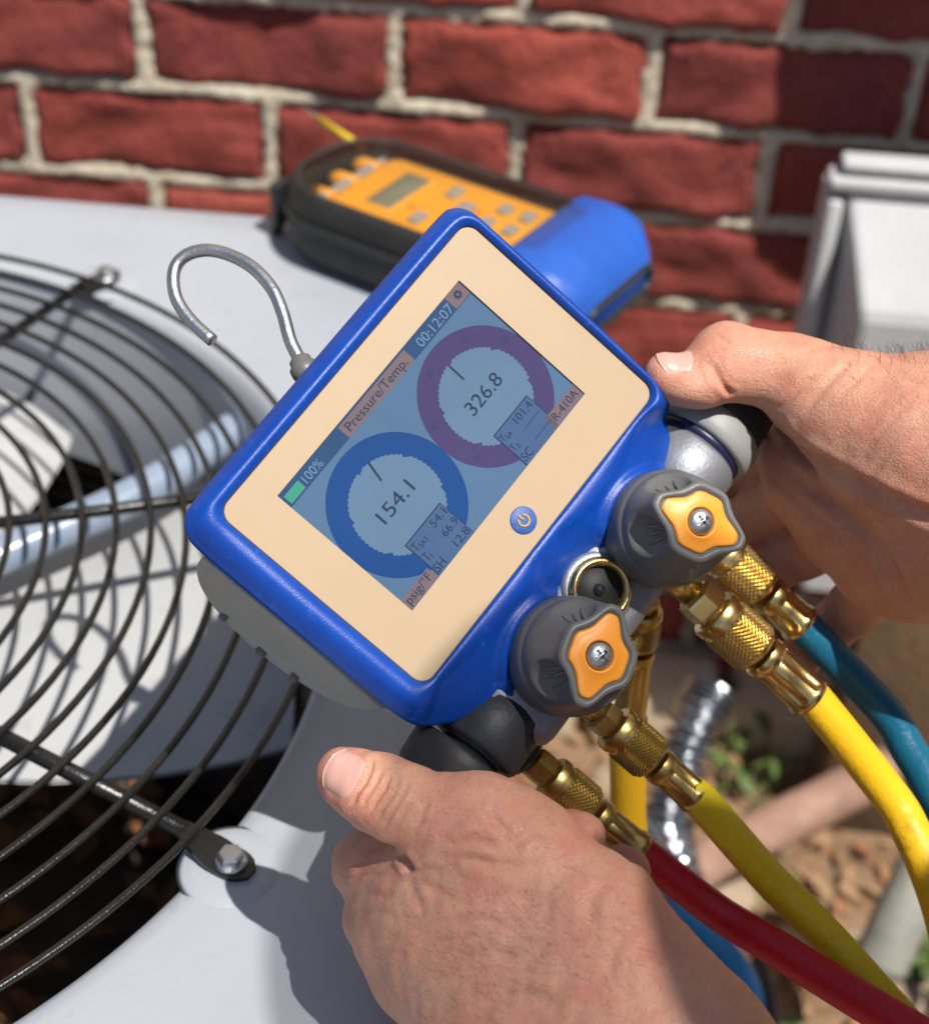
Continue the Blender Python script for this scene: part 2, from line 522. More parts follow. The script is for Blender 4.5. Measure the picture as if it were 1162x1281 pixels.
for k, a in enumerate([69.3, -23.2, 21, -69, -114, -160, 155, 112]):
    aa = math.radians(a)
    d = Vector((math.cos(aa), math.sin(aa), 0))
    if k < 2:
        e = bolts[k].copy(); e.z = 0; d = (e - FC).normalized(); R1 = (e - FC).length
    else:
        R1 = .318
    s_ = Vector((-d.y, d.x, 0))
    b = MB()
    z0 = .0095
    b.tube([FC + d * .02 + Vector((0, 0, z0 + .004)), FC + d * .2 + Vector((0, 0, z0)), FC + d * (R1 - .022) + Vector((0, 0, z0 - .001))], .0031 if k != 1 else .0037, 12)
    rod = b.build('guard_rod', M_wire, gd, world=True)
    b = MB()
    rows = []
    for t in range(13):
        q = t / 12
        wd = .0035 + (.0075 - .0035) * min(1, q * 2.2)
        if q > .7: wd = .0075 * math.sqrt(max(.04, 1 - ((q - .7) / .32) ** 2))
        zz = z0 - .001 + (.0026 - z0 + .001) * min(1, q * 1.6) 
        c = FC + d * (R1 - .024 + .034 * q)
        th = .0022 if q > .3 else .0032
        rows.append([c + s_ * wd + Vector((0, 0, zz - th / 2)), c + s_ * wd + Vector((0, 0, zz + th / 2)), c - s_ * wd + Vector((0, 0, zz + th / 2)), c - s_ * wd + Vector((0, 0, zz - th / 2))])
    b.grid(rows, True, False, True, True, True)
    b.build('rod_lug', M_wire, rod, world=True, sharp=40)
    pos = FC + d * R1 + Vector((0, 0, .0036))
    place(hexme, 'hex_bolt', rod, m=FR[ac.name].inverted() @ Matrix.Translation(pos) @ Matrix.Rotation(.4 * k, 4, 'Z'))
    bs = MB().lathe([(.0215, -.0006), (.0190, .0001), (.0165, .0009), (.0145, .0012), (.001, .0013)], FC + d * R1, (0, 0, 1), 40)
    bs.build('mount_boss', M_panel, ac, world=True)
# ================================================================== METER IN ITS CASE
MF = Matrix.Translation((-.07, -.385, .0005)) @ Matrix.Rotation(math.radians(-28), 4, 'Z')
M_case = mat('case_fabric', (.011, .010, .0088), .58, col2=(.022, .0195, .0165), nscale=50, ndetail=6, bump=.0005, bscale=900)
M_vinyl_edge = mat('black_piping', (.02, .02, .02), .42, bump=.0003, bscale=500)
M_yel = mat('meter_yellow', (.66, .29, .016), .42, col2=(.72, .33, .022), nscale=20)
M_grey = mat('meter_grey', (.25, .26, .28), .5)
M_lcd = mat('lcd', (.13, .15, .12), .25, col2=(.17, .19, .15), nscale=30)
M_nylon = mat('blue_nylon', (.010, .070, .36), .5, col2=(.014, .095, .45), nscale=18, bump=.0012, bscale=60)
def clear_mat():
    m = bpy.data.materials.new('clear_vinyl'); m.use_nodes = True
    t = m.node_tree; N = t.nodes; N.clear()
    out = N.new('ShaderNodeOutputMaterial'); mx = N.new('ShaderNodeMixShader')
    tr = N.new('ShaderNodeBsdfTransparent'); tr.inputs[0].default_value = (.93, .92, .89, 1)
    gl = N.new('ShaderNodeBsdfGlossy'); gl.inputs['Roughness'].default_value = .22
    fr = N.new('ShaderNodeFresnel'); fr.inputs[0].default_value = 1.65
    tc = N.new('ShaderNodeTexCoord'); nz = N.new('ShaderNodeTexNoise'); nz.inputs['Scale'].default_value = 22
    bp = N.new('ShaderNodeBump'); bp.inputs['Distance'].default_value = .0020
    t.links.new(tc.outputs['Object'], nz.inputs['Vector']); t.links.new(nz.outputs[0], bp.inputs['Height'])
    t.links.new(bp.outputs[0], gl.inputs['Normal']); t.links.new(bp.outputs[0], fr.inputs['Normal'])
    t.links.new(fr.outputs[0], mx.inputs[0]); t.links.new(tr.outputs[0], mx.inputs[1]); t.links.new(gl.outputs[0], mx.inputs[2]); t.links.new(mx.outputs[0], out.inputs[0])
    return m
M_clear = clear_mat()
def dshape(x0, x1, y0, y1, r0, r1, inset=0, n=14):
    """case outline: large round at x0, small at x1"""
    x0 += inset; x1 -= inset; y0 += inset; y1 -= inset
    r0 = max(.004, r0 - inset); r1 = max(.003, r1 - inset)
    out = []
    for cx, cy, a, r in ((x1 - r1, y1 - r1, 0, r1), (x0 + r0, y1 - r0, 90, r0), (x0 + r0, y0 + r0, 180, r0), (x1 - r1, y0 + r1, 270, r1)):
        for k in range(n + 1):
            t = math.radians(a + 90 * k / n)
            out.append((cx + r * math.cos(t), cy + r * math.sin(t)))
    return out
case = thing('meter_case', 'black zippered soft case with clear window and blue right end on the condenser edge', 'meter case', MF)
CX0, CX1, CY0, CY1 = -.106, .104, -.064, .040
def case_row(inset, z, f=0):
    return [(x, y, z + f) for x, y in dshape(CX0, CX1, CY0, CY1, .046, .018, inset)]
cbm = MB()
cbm.grid([case_row(i, z) for i, z in ((.012, 0), (.004, .003), (.0005, .011), (0, .02), (.001, .0265))], True, False, True, True, False)
cbm.build('case_body', M_case, case)
z1 = MB()
z1.grid([case_row(i, z) for i, z in ((.001, .0265), (-.0016, .0275), (-.0022, .0295), (-.0016, .0315), (.001, .0325))])
zp = z1.build('zipper', M_vinyl_edge, case)
tt = MB()
zo = dshape(CX0, CX1, CY0, CY1, .046, .018, -.0024, 14)
for i in range(len(zo)):
    a, b = Vector(zo[i]), Vector(zo[(i + 1) % len(zo)])
    for q in range(max(1, int((b - a).length / .0035))):
        c = a + (b - a) * (q / max(1, int((b - a).length / .0035)))
        tt.box((c.x, c.y, .0295), (.0016, .0016, .0022))
tt.build('zipper_teeth', M_vinyl_edge, zp, kind='stuff')
up = MB()
up.grid([case_row(i, z) for i, z in ((.001, .0325), (.0002, .037), (.001, .0425), (.003, .0465), (.0050, .0492), (.0072, .0500), (.0086, .0493), (.0086, .047))])
up.build('case_rim', M_case, case)
MB().grid([case_row(i, z) for i, z in ((.0078, .0486), (.018, .0535), (.028, .0560), (.042, .0570))], True, False, True, False, True).build('clear_window', M_clear, case)
# strap loop and buckle at the rounded end
MB().box((CX0 - .004, -.036, .022), (.006, .016, .030), .0015).box((CX0 - .007, -.037, .007), (.004, .010, .014), .001).build('strap_loop', M_vinyl_edge, case)
# blue nylon end flap wrapping the square end
fl = MB()
rows = []
for x, g_, zt in ((.062, .0010, .0515), (.066, .0030, .0540), (.080, .0035, .0550), (.094, .0028, .0545), (.105, .0005, .0510), (.114, -.006, .042), (.120, -.013, .034)):
    y0, y1 = CY0 - g_, CY1 + g_
    zb = .0015 if x < .095 else .0015 + (x - .095) * .4
    sec = rrect(y0, zb, y1, zt, .013, 6)
    rows.append([(x, y, z) for y, z in sec])
fl.grid(rows, True, False, True, True, True)
fl.build('blue_end_flap', M_nylon, case)
pp_ = [Vector((.1205, y, z)) for y, z in rrect(CY0 + .015, .015, CY1 - .015, .031, .008, 6)]
MB().tube(pp_ + pp_[:1], .0022, 8, caps=False).build('black_piping', M_vinyl_edge, case)
M_cabl = mat('thermocouple_yellow', (.72, .50, .03), .4)
ld = thing('probe_lead', 'yellow thin probe lead sticking up from behind the black case', 'probe', Matrix.Identity(4))
a_, b_ = P(428, 168, 1.055), P(398, 148, 1.085)
MB().tube([a_ + (a_ - b_) * .8, a_, b_], .0024, 10).build('lead', M_cabl, ld)
MB().tube([b_, P(384, 136, 1.10), P(372, 130, 1.105)], .0009, 8).build('tip', M_steel, ld)

mt = thing('yellow_meter', 'yellow handheld meter with small grey display lying inside the clear-topped case', 'meter', MF)
mz = .0330
body = MB()
orow = lambda i, z: [(x, y, z) for x, y in rrect(-.066 + i, -.058 + i, .098 - i, .024 - i, .008, 5)]
body.grid([orow(.003, .006), orow(0, .012), orow(0, mz + .008), orow(.0015, mz + .0105), orow(.004, mz + .0112)], True, False, True, True, True)
body.build('body', M_yel, mt)
ztop = mz + .0112
MB().box((-.034, -.016, ztop), (.022, .053, .003), .0015).build('display_frame', M_yel, mt)
MB().box((-.034, -.016, ztop + .0014), (.0175, .045, .0012), .0003).build('display', M_lcd, mt)
for (x, y, sx, sy) in ((-.006, .004, .008, .013), (-.006, -.036, .008, .013), (.010, -.016, .010, .026), (.030, .004, .008, .011), (.030, -.036, .008, .011), (.030, -.016, .008, .011), (.046, .004, .008, .011), (.046, -.016, .008, .011), (.046, -.036, .008, .011)):
    MB().box((x, y, ztop + .0008), (sx, sy, .003), .0012).build('button', M_grey, mt)
for y in (-.014, .012):
    MB().lathe([(.0022, 0), (.0022, .0012), (.0012, .0018)], (-.017 if y < 0 else .019, y * .7 - .016, ztop), (0, 0, 1), 12).build('indicator', mat('indicator_orange', (.7, .2, .02), .5), mt)
for y in (-.040, -.016, .008):
    MB().lathe([(.0062, 0), (.0062, .014), (.004, .019)], (-.066, y, .0385), (-1, 0, 0), 16).build('probe_plug', M_yel, mt)
MB().box((-.0695, -.016, .040), (.006, .070, .008), .002).build('connector_strip', M_grey, mt)
# ================================================================== DIGITAL MANIFOLD GAUGE
# frame: x along the long side (mm in the helpers below), y up the screen, z out of the face
EX = RIGHT * .60495 + DOWN * -.75562 + FWD * .25116
EY = RIGHT * .74456 + DOWN * .6486 + FWD * .15795
EN = RIGHT * .28225 + DOWN * -.09145 + FWD * -.95497
T0 = CAM + RIGHT * -.00984 + DOWN * -.02382 + FWD * .55749
DF = Matrix(((EX.x, -EY.x, EN.x, T0.x), (EX.y, -EY.y, EN.y, T0.y), (EX.z, -EY.z, EN.z, T0.z), (0, 0, 0, 1)))
DFI = DF.inverted()
def D(x, y, w):
    """local point from mm; y counted down the screen"""
    return Vector((x / 1000, -y / 1000, w / 1000))
def DW(x, y, w):
    return DF @ D(x, y, w)
def L2(p):
    return DFI @ p
M_blue = mat('blue_housing', (.002, .043, .285), .36, col2=(.003, .054, .335), nscale=30, spec=.36, bump=.00010, bscale=1600, dust=(.03, .11, .48), dscale=160, rvar=.05)
M_cream = mat('cream_faceplate', (.375, .272, .168), .5, col2=(.40, .292, .184), rvar=.08, nscale=7, bump=.00004, bscale=2400, spec=.3)
M_endgrip = mat('grey_rubber_grip', (.34, .345, .32), .6, col2=(.38, .385, .355), nscale=30, bump=.00022, bscale=1300)
M_knob = mat('knob_rubber', (.115, .115, .114), .42, col2=(.135, .135, .133), nscale=30, bump=.00006, bscale=1500)
M_knobl = mat('knob_rubber_grey', (.23, .235, .23), .5, col2=(.26, .265, .255), nscale=30, bump=.00006, bscale=1500)
M_blk = mat('black_rubber', (.017, .017, .018), .5, col2=(.025, .025, .026), spec=.3, nscale=40, bump=.00008, bscale=1300)
M_orange = mat('orange_insert', (.80, .29, .022), .42, col2=(.83, .31, .028), nscale=20, bump=.00003, bscale=2000)
M_alu = mat('cast_aluminium', (.24, .255, .285), .5, .6, col2=(.32, .335, .37), nscale=60, bump=.0002, bscale=700, dust=(.16, .16, .17), dscale=40)
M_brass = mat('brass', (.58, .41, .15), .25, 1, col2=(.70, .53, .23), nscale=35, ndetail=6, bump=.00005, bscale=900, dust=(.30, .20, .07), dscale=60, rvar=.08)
M_brass_shade = mat('brass_shaded', (.40, .29, .10), .33, 1, col2=(.52, .38, .14), nscale=35, ndetail=6, bump=.00008, bscale=900, dust=(.22, .16, .06), dscale=60, rvar=.08)  # darker copy of the brass: shade on the lower fittings put into the colour
M_blkmetal = mat('black_metal', (.016, .018, .023), .48, col2=(.03, .032, .04), nscale=40, bump=.0002, bscale=500, spec=.25, dust=(.04, .042, .048), dscale=70)
M_dark = mat('hole_shade', (.012, .012, .012), .6)  # colour standing in for the shade in the port

gauge = thing('digital_manifold_gauge', 'blue digital manifold gauge with cream faceplate and lit pressure screen held in two hands', 'gauge', DF)

# ---- housing: bezel outline out to the outer outline with the lobed lower skirt
BZ = (-68.0, -41.8, 68.9, 50.2)
NP = 400
def ray_rr(x0, y0, x1, y1, r, cx, cy):
    poly = rrect(x0, y0, x1, y1, r, 10)
    return ray_poly(poly, cx, cy)
def ray_poly(poly, cx, cy):
    pa = np.array(poly, float) - (cx, cy)
    pb = np.roll(pa, -1, 0)
    out = []
    for k in range(NP):
        t = 2 * PI * k / NP
        d = np.array((math.cos(t), math.sin(t)))
        e = pb - pa
        den = d[0] * e[:, 1] - d[1] * e[:, 0]
        with np.errstate(divide='ignore', invalid='ignore'):
            s = (pa[:, 0] * e[:, 1] - pa[:, 1] * e[:, 0]) / den
            q = (pa[:, 0] * d[1] - pa[:, 1] * d[0]) / den
        ok = (q >= -1e-9) & (q <= 1 + 1e-9) & (s > 0) & (np.abs(den) > 1e-12)
        m = s[ok].max()
        out.append((cx + m * d[0], cy + m * d[1]))
    return np.array(out)
OC = (0, 10)
rb = ray_rr(*BZ, 5.5, *OC)
outer_poly = [tuple(q) for q in crv([(-68, -49.7), (-40, -49.8), (0, -49.8), (40, -49.8), (65, -49.4), (70.5, -47.8), (73.6, -43.5), (74.4, -36), (74.5, 0), (74, 30), (72.8, 50), (70.5, 59), (66, 66), (60, 75), (52, 80), (38, 82), (24, 80), (14, 74), (4, 70), (-6, 70), (-13, 72), (-20, 78), (-32, 82), (-48, 82.5), (-56, 80), (-63, 73), (-70, 67), (-75, 62), (-78.6, 56), (-80, 48), (-80.2, 30), (-80.4, -20), (-80, -38), (-78.6, -44.5), (-74.5, -48.5)], 6, True)]
ro_ = ray_poly(outer_poly, *OC)
dist = np.hypot(*(ro_ - rb).T)
skirt = np.clip((dist - 12) / 10, 0, 1); skirt = skirt * skirt * (3 - 2 * skirt)
KN = [(32.2, 84.3), (-27.2, 83.8)]
rows = []
rows.append([D(x, y, -1.2) for x, y in rb])
rows.append([D(x, y, .3) for x, y in rb])
TS = 22
for k in range(1, TS + 1):
    t = k / TS
    row = []
    for i in range(NP):
        x, y = rb[i] + (ro_[i] - rb[i]) * t
        rim = .3 + 1.9 * math.sin(PI * min(1, t * 1.12) ** .9) - 4.5 * t ** 3.5
        sk = .3 + .9 * math.sin(PI * min(1, t * 3.5)) * (t < .29) - 13.5 * t ** 1.5
        wz = rim * (1 - skirt[i]) + sk * skirt[i]
        for kx, ky in KN:                                    # raised arc round each knob seat
            dd = math.hypot(x - kx, y - ky)
            wz += skirt[i] * 2.6 * math.exp(-((dd - 22.2) / 1.7) ** 2) if dd > 22.2 else skirt[i] * (2.6 * math.exp(-((dd - 22.2) / 3.2) ** 2))
        row.append(D(x, y, wz))
    rows.append(row)
def shrink(q, w_):
    c = np.array(OC)
    o = []
    for i in range(NP):
        v = ro_[i] - c
        ln = np.hypot(*v)
        o.append(D(*(c + v * (1 - q / ln)), w_ - 9 * skirt[i] * (1 if w_ > -14 else .3)))
    return o
for q, w_ in ((-.3, -6), (.1, -9), (1.5, -12), (3, -20), (6, -34), (9, -44), (14, -49), (30, -52)):
    rows.append(shrink(q, w_))
hb = MB(); hb.grid(rows, True, False, True, True, True)
# orientation: y was flipped by D, so turn the faces
hb.f = [tuple(reversed(f)) for f in hb.f]
housing = hb.build('housing', M_blue, gauge)

# ---- faceplate with the screen opening left as a frame
fp = MB()
o1 = rrect(BZ[0] + .35, BZ[1] + .35, BZ[2] - .35, BZ[3] - .35, 5.2, 10)
SX, SY = 50.2, 30.1
def sq_ring(h, z):
    n = len(o1); out = []
    for x, y in o1:
        xx, yy = x - .4, y - 0
        k = max(abs(xx) / SX, abs(yy) / SY)
        out.append(D(xx / k, yy / k, z))
    return out
ring_o = [D(x, y, -.05) for x, y in o1]
fp.grid([[D(x, y, -1.0) for x, y in o1], [D(x, y, -.25) for x, y in o1], [D(*(np.array((x, y)) * .9985), -.05) for x, y in o1]], True)
# flat face as quads between the outline and the screen rectangle
inner = [(SX, SY), (-SX, SY), (-SX, -SY), (SX, -SY)]
oo = [tuple(np.array(p) * .9985) for p in o1]
nc = len(oo) // 4
vs = [D(x, y, -.05) for x, y in oo] + [D(x, y, -.05) for x, y in inner] + [D(x, y, -1.0) for x, y in inner]
b0 = len(oo); fs = []
for q in range(4):
    for k in range(nc - 1):
        fs.append((q * nc + k, q * nc + k + 1, b0 + q))
    fs.append((q * nc + nc - 1, ((q + 1) % 4) * nc, b0 + (q + 1) % 4, b0 + q))
    fs.append((b0 + q, b0 + (q + 1) % 4, b0 + 4 + (q + 1) % 4, b0 + 4 + q))
fp.add(vs, fs, False)
fp.f = [tuple(reversed(f)) for f in fp.f]
fp.build('faceplate', M_cream, gauge)
M_line = mat('seam_line', (.05, .035, .03), .7)
sl = MB(); o2 = rrect(BZ[0], BZ[1], BZ[2], BZ[3], 5.5, 10); o3 = rrect(BZ[0] + .45, BZ[1] + .45, BZ[2] - .45, BZ[3] - .45, 5.1, 10)
sl.grid([[D(x, y, -.35) for x, y in o2], [D(x, y, -.35) for x, y in o3]])
sl.f = [tuple(reversed(f)) for f in sl.f]
sl.build('faceplate_seam', M_line, gauge)

# ---- screen
def scr_mat(name, c, c2=None):
    return mat(name, c, .6, col2=c2 or tuple(min(1, x * 1.12) for x in c), nscale=14, ndetail=3, spec=.12)
S_bg = scr_mat('screen_sky_blue', (0.05, 0.1, 0.18))
S_bar = scr_mat('screen_bar', (0.012, 0.042, 0.11))
S_blue = scr_mat('screen_ring_blue', (0.002, 0.036, 0.145))
S_red = scr_mat('screen_ring_purple', (.036, .028, .090))
S_in = scr_mat('screen_dial', (0.068, 0.122, 0.195))
S_tab = scr_mat('screen_tab', (0.11, 0.082, 0.095))
S_box = scr_mat('screen_box', (0.034, 0.07, 0.15))
S_txt = scr_mat('screen_text_dark', (0.01, 0.022, 0.052))
S_txl = scr_mat('screen_text_light', (0.085, 0.16, 0.23))
S_grn = scr_mat('screen_green', (0.03, 0.185, 0.125))
SZ = -.9
screen = MB()
def sheet(b, poly, w_):
    n = len(poly)
    b.add([D(x, y, w_) for x, y in poly], [tuple(range(n - 1, -1, -1))], False)
    return b
sheet(screen, [(-50.2, -30.1), (50.2, -30.1), (50.2, 30.1), (-50.2, 30.1)], SZ)
screen = screen.build('screen', S_bg, gauge)
def sp(name, poly, m, lv):
    if sum(poly[i][0] * poly[(i + 1) % len(poly)][1] - poly[(i + 1) % len(poly)][0] * poly[i][1] for i in range(len(poly))) < 0: poly = poly[::-1]
    return sheet(MB(), poly, SZ + .04 * lv).build(name, m, screen)
def rect(x0, y0, x1, y1): return [(x0, y0), (x1, y0), (x1, y1), (x0, y1)]
sp('status_bar', rect(-50.1, -30, 50.1, -23.9), S_bar, 1)
sp('battery_icon', rect(-48.9, -28.2, -41.5, -24.6), S_grn, 2)
sp('title_tab', [(-18.6, -29.2), (17.8, -29.2), (17.8, -24.3), (17, -23.9), (-18, -23.9), (-18.6, -24.3)], S_tab, 2)
sp('settings_tab', rect(41.9, -30, 49.9, -24.2), S_tab, 2)
def circ(cx, cy, r, n=96, teeth=0, amp=0):
    return [(cx + (r + (amp if teeth and (k * teeth * 2 // n) % 2 else 0)) * math.cos(2 * PI * k / n), cy + (r + (amp if teeth and (k * teeth * 2 // n) % 2 else 0)) * math.sin(2 * PI * k / n)) for k in range(n)]
def ring_mesh(cx, cy, r1, r0, lv, m, name):
    b = MB(); n = 240
    a = [(cx + min(r1, 1e9) * math.cos(2 * PI * k / n), cy + r1 * math.sin(2 * PI * k / n)) for k in range(n)]
    a = [(x, max(-23.9, min(29.9, y))) for x, y in a]
    c = [(cx + (r0 - (.34 if (k // 2) % 2 else 0) - (.7 if k % 40 in (18, 19, 20, 21) else 0)) * math.cos(2 * PI * k / n), cy + (r0 - (.34 if (k // 2) % 2 else 0) - (.7 if k % 40 in (18, 19, 20, 21) else 0)) * math.sin(2 * PI * k / n)) for k in range(n)]
    b.grid([[D(x, y, SZ + .04 * lv) for x, y in a], [D(x, y, SZ + .04 * lv) for x, y in c]])
    return b.build(name, m, screen)
for cx, m, vx, boxx, nm in ((-25.2, S_blue, -34, (-34.6, -14.9), 'low_dial'), (25.2, S_red, 16, (15.9, 35.4), 'high_dial')):
    d_ = sp(nm, circ(cx, 3.4, 18.4), S_in, 1)
    rg = ring_mesh(cx, 3.4, 25.2, 17.6, 2, m, nm + '_ring')
    sp('reading_box', rect(boxx[0], 14.1, boxx[1], 29.9), S_txt, 3)
    sp('reading_box', rect(boxx[0] + .45, 14.55, boxx[1] - .3, 29.9), S_box, 4)
def line(x0, y0, x1, y1, wd, m, lv, name='needle'):
    d = Vector((x1 - x0, y1 - y0)); n = Vector((-d.y, d.x)).normalized() * wd / 2
    return sp(name, [(x0 + n.x, y0 + n.y), (x1 + n.x, y1 + n.y), (x1 - n.x, y1 - n.y), (x0 - n.x, y0 - n.y)], m, lv)
line(-20.8, -13.6, -22.6, -6.2, .8, S_txt, 3)
line(24.4, -13.4, 24.3, -6.4, .7, S_txt, 3)
sp('units_tab', rect(-50, 25, -35.4, 30), S_tab, 4)
sp('refrigerant_tab', rect(33.4, 24.6, 50.1, 29.8), S_tab, 4)
for yy, x1 in ((21.2, 34.6), (26.5, 34.6)):
    line(25.5, yy, x1, yy, .25, S_txt, 5, 'dashes')
# small tick blots on the rings
for a in (200, 250, 300, 340):
    aa = math.radians(a)
    sp('scale_mark', circ(25.2 + 21.6 * math.cos(aa), 3.4 + 21.6 * math.sin(aa), 1.5, 10), scr_mat('screen_scale_mark', (.026, .026, .085)) if a == 200 else bpy.data.materials['screen_scale_mark'], 3)
sp('scale_mark', circ(6.5, 14.2, 1.0, 12), bpy.data.materials['screen_scale_mark'], 3)
def text(body, x, y, h, m, lv, name='lettering', width=None, rot=0, bold=0, parent=None, z=None, frame=None):
    c = bpy.data.curves.new('txt', 'FONT')
    c.body = body; c.size = h / .69 / 1000; c.resolution_u = 3; c.offset = bold / 1000
    ob = bpy.data.objects.new('txt', c)
    COL.objects.link(ob)
    bpy.context.view_layer.update()
    me = bpy.data.meshes.new_from_object(ob.evaluated_get(bpy.context.evaluated_depsgraph_get()))
    bpy.data.objects.remove(ob); bpy.data.curves.remove(c)
    xs = [v.co.x for v in me.vertices]
    x0, x1 = min(xs), max(xs)
    s = 1 if width is None else (width / 1000) / (x1 - x0)
    for v in me.vertices:
        v.co = Vector(((v.co.x - x0) * s + x / 1000, v.co.y - y / 1000, (SZ + .04 * lv if z is None else z) / 1000))
    me.materials.append(m)
    o = bpy.data.objects.new(name, me); COL.objects.link(o); o.parent = parent or screen; FR[o.name] = FR[gauge.name]
    return o
text('100%', -40.2, -24.9, 3.3, S_txl, 3, width=9)
text('Pressure/Temp.', -16.6, -24.9, 3.4, S_txt, 3, width=32)
text('00:12:07', 22.8, -24.7, 3.6, S_txl, 3, width=18.5)
text('154.1', -33.3, 4.6, 5.2, S_txt, 4, width=16.6)
text('326.8', 16.6, 4.6, 5.2, S_txt, 4, width=17.2)
text('T', -33.6, 18.9, 3.2, S_txt, 6, width=2.2); text('SAT', -31.2, 19.3, 1.9, S_txt, 6, width=4.2); text('54.1', -23, 18.4, 2.9, S_txt, 6, width=7.2)
text('T', -33.6, 24.0, 3.2, S_txt, 6, width=2.2); text('1', -31.1, 24.4, 1.8, S_txt, 6); text('66.9', -22.8, 23.6, 2.9, S_txt, 6, width=7.4)
text('SH', -33.9, 29.3, 3.3, S_txt, 6, width=4.6); text('12.8', -22.6, 28.9, 3.0, S_txt, 6, width=7.2)
text('T', 16.6, 18.6, 2.8, S_txt, 6, width=1.9); text('SA', 18.7, 19, 1.8, S_txt, 6, width=2.8); text('101.4', 25.2, 18.2, 2.9, S_txt, 6, width=9)
text('T', 16.6, 23.6, 2.8, S_txt, 6, width=1.9); text('2', 18.8, 24, 1.8, S_txt, 6)
text('SC', 16.9, 29, 3.2, S_txt, 6, width=4.6)
text('psig/°F', -48.9, 28.6, 3.1, S_txt, 6, width=12.4)
text('R-410A', 35.6, 28.5, 3.1, S_txt, 6, width=13.2)
gr = []
for k in range(32):
    a = 2 * PI * k / 32; r = 1.75 if (k // 2) % 2 else 1.25
    gr.append((46.2 + r * math.cos(a), -27.2 + r * math.sin(a)))
sp('gear_icon', gr, S_txt, 3); sp('gear_icon', circ(46.2, -27.2, .6, 16), S_tab, 4)
# power button
pb = MB().lathe([(4.95e-3, 0), (4.95e-3, .25e-3), (4.6e-3, .42e-3), (.5e-3, .5e-3)], D(-.2, 41.0, -.1), (0, 0, 1), 40)
M_pbtn = mat('power_blue', (.012, .06, .27), .5, col2=(.035, .10, .33), nscale=400, bump=.0001, bscale=1500)
pb = pb.build('power_button', M_pbtn, gauge)
M_psym = mat('power_yellow', (.62, .36, .05), .5)
arc = [D(-.2 + 2.0 * math.sin(t), 41.1 - 2.0 * math.cos(t), .5) for t in [math.radians(38 + 284 * k / 28) for k in range(29)]]
MB().tube(arc, .00034, 6).tube([D(-.2, 41.1, .5), D(-.2, 38.4, .5)], .00034, 6).build('power_symbol', M_psym, pb)

# ---- grey end grip on the lower-left end
def end_outline(q, n=40):
    """half ellipse in (y, w): chord near the face"""
    out = []
    for k in range(n + 1):
        t = PI * k / n
        out.append((5 - (40.3 - q) * math.cos(t), -8.5 - q * .2 - (44 - q) * math.sin(t) ** .85))
    return out
cg = MB(); rows = []
for q, dx in ((0, 0), (0, .9), (.8, 1.6), (2.2, 1.9), (4, 1.2), (9, .6), (16, 1.2)):
    rows.append([D(-79.8 - dx - .165 * (-8.5 - w_) * (1 if q < 3 else .95), y, w_) for y, w_ in end_outline(q)])
cg.grid(rows, True, False, True, True, True)
grip = cg.build('end_grip', M_endgrip, gauge, sharp=50)
for yy, wd in ((-14, 3.2), (5, 4.2), (20, 3.4)):
    t = math.acos(-(yy - 5) / 40.3)
    ww = -8.5 - 44 * math.sin(t) ** .85
    nb = MB()
    nb.box(D(-81.1 - .165 * (-8.5 - ww) + .5, yy, ww + 1.6), (.0036, wd / 1000, .0046), .0007)
    nb.build('grip_notch', M_knob, grip)

# ---- hook
hk = [(381, 462, .572), (374, 448, .573), (363, 425, .575), (354, 392, .578), (341, 362, .581), (318, 336, .585), (290, 320, .588), (262, 313, .590), (238, 317, .591), (222, 330, .591), (217, 350, .590), (222, 376, .588), (240, 402, .585), (266, 426, .582)]
hp = [L2(P(*q)) for q in hk]
hp = [Vector(q) for q in crv(hp, 5)]
MB().tube(hp, .00242, 16).build('hook', M_steel, gauge)
h0, h1 = hp[0], hp[4]
ax = (h1 - h0).normalized()
MB().lathe([(.0045, -.004), (.0052, -.001), (.0052, .0012), (.0040, .0026), (.0040, .0040), (.0028, .0052)], h0, ax, 24).build('hook_grommet', M_knob, gauge)

# ---- valve block between the side knobs
vb = MB()
vb.box(D(0, 84, -24), (.112, .035, .031), .006, 3)
vb.build('valve_block', M_alu, gauge)
for x, r0 in ((-64, 17.5), (65, 18)):
    s = -1 if x < 0 else 1
    MB().lathe([(r0 * .8 / 1000, -.016), (r0 / 1000, -.013), (r0 / 1000, .004), (r0 * .92 / 1000, .006), (.012, .0065), (.012, .016)], D(x, 83 if s < 0 else 82, -24), (s, 0, 0), 40).build('valve_body', M_blkmetal if s < 0 else M_alu, gauge)
# port on top of the block between the knobs
MB().lathe([(.0140, -.012), (.0140, .0), (.0128, .0012), (.0108, .0012), (.0108, -.004)], D(1.2, 80, -9), (0, 0, 1), 40, caps=False).build('port_boss', M_alu, gauge)
MB().lathe([(.0112, -.004), (.0118, .0022), (.0110, .0036), (.0094, .0036), (.0086, .0015), (.0086, -.008), (.0004, -.0085)], D(1.2, 80, -8), (0, 0, 1), 40).build('port_ring', M_brass, gauge)
MB().lathe([(.0109, 0), (.0109, .0003), (.0005, .0003)], D(1.2, 80, -8.45), (0, 0, 1), 32).build('port_shade_disc', M_dark, gauge)  # dark disc on the block, painted as the shade inside the port
MB().lathe([(.0072, -.0075), (.006, -.004), (.0025, -.003), (.0020, -.0005), (.0003, 0)], D(1.2, 80, -6.2), (0, 0, 1), 20).build('port_core', M_blkmetal, gauge)

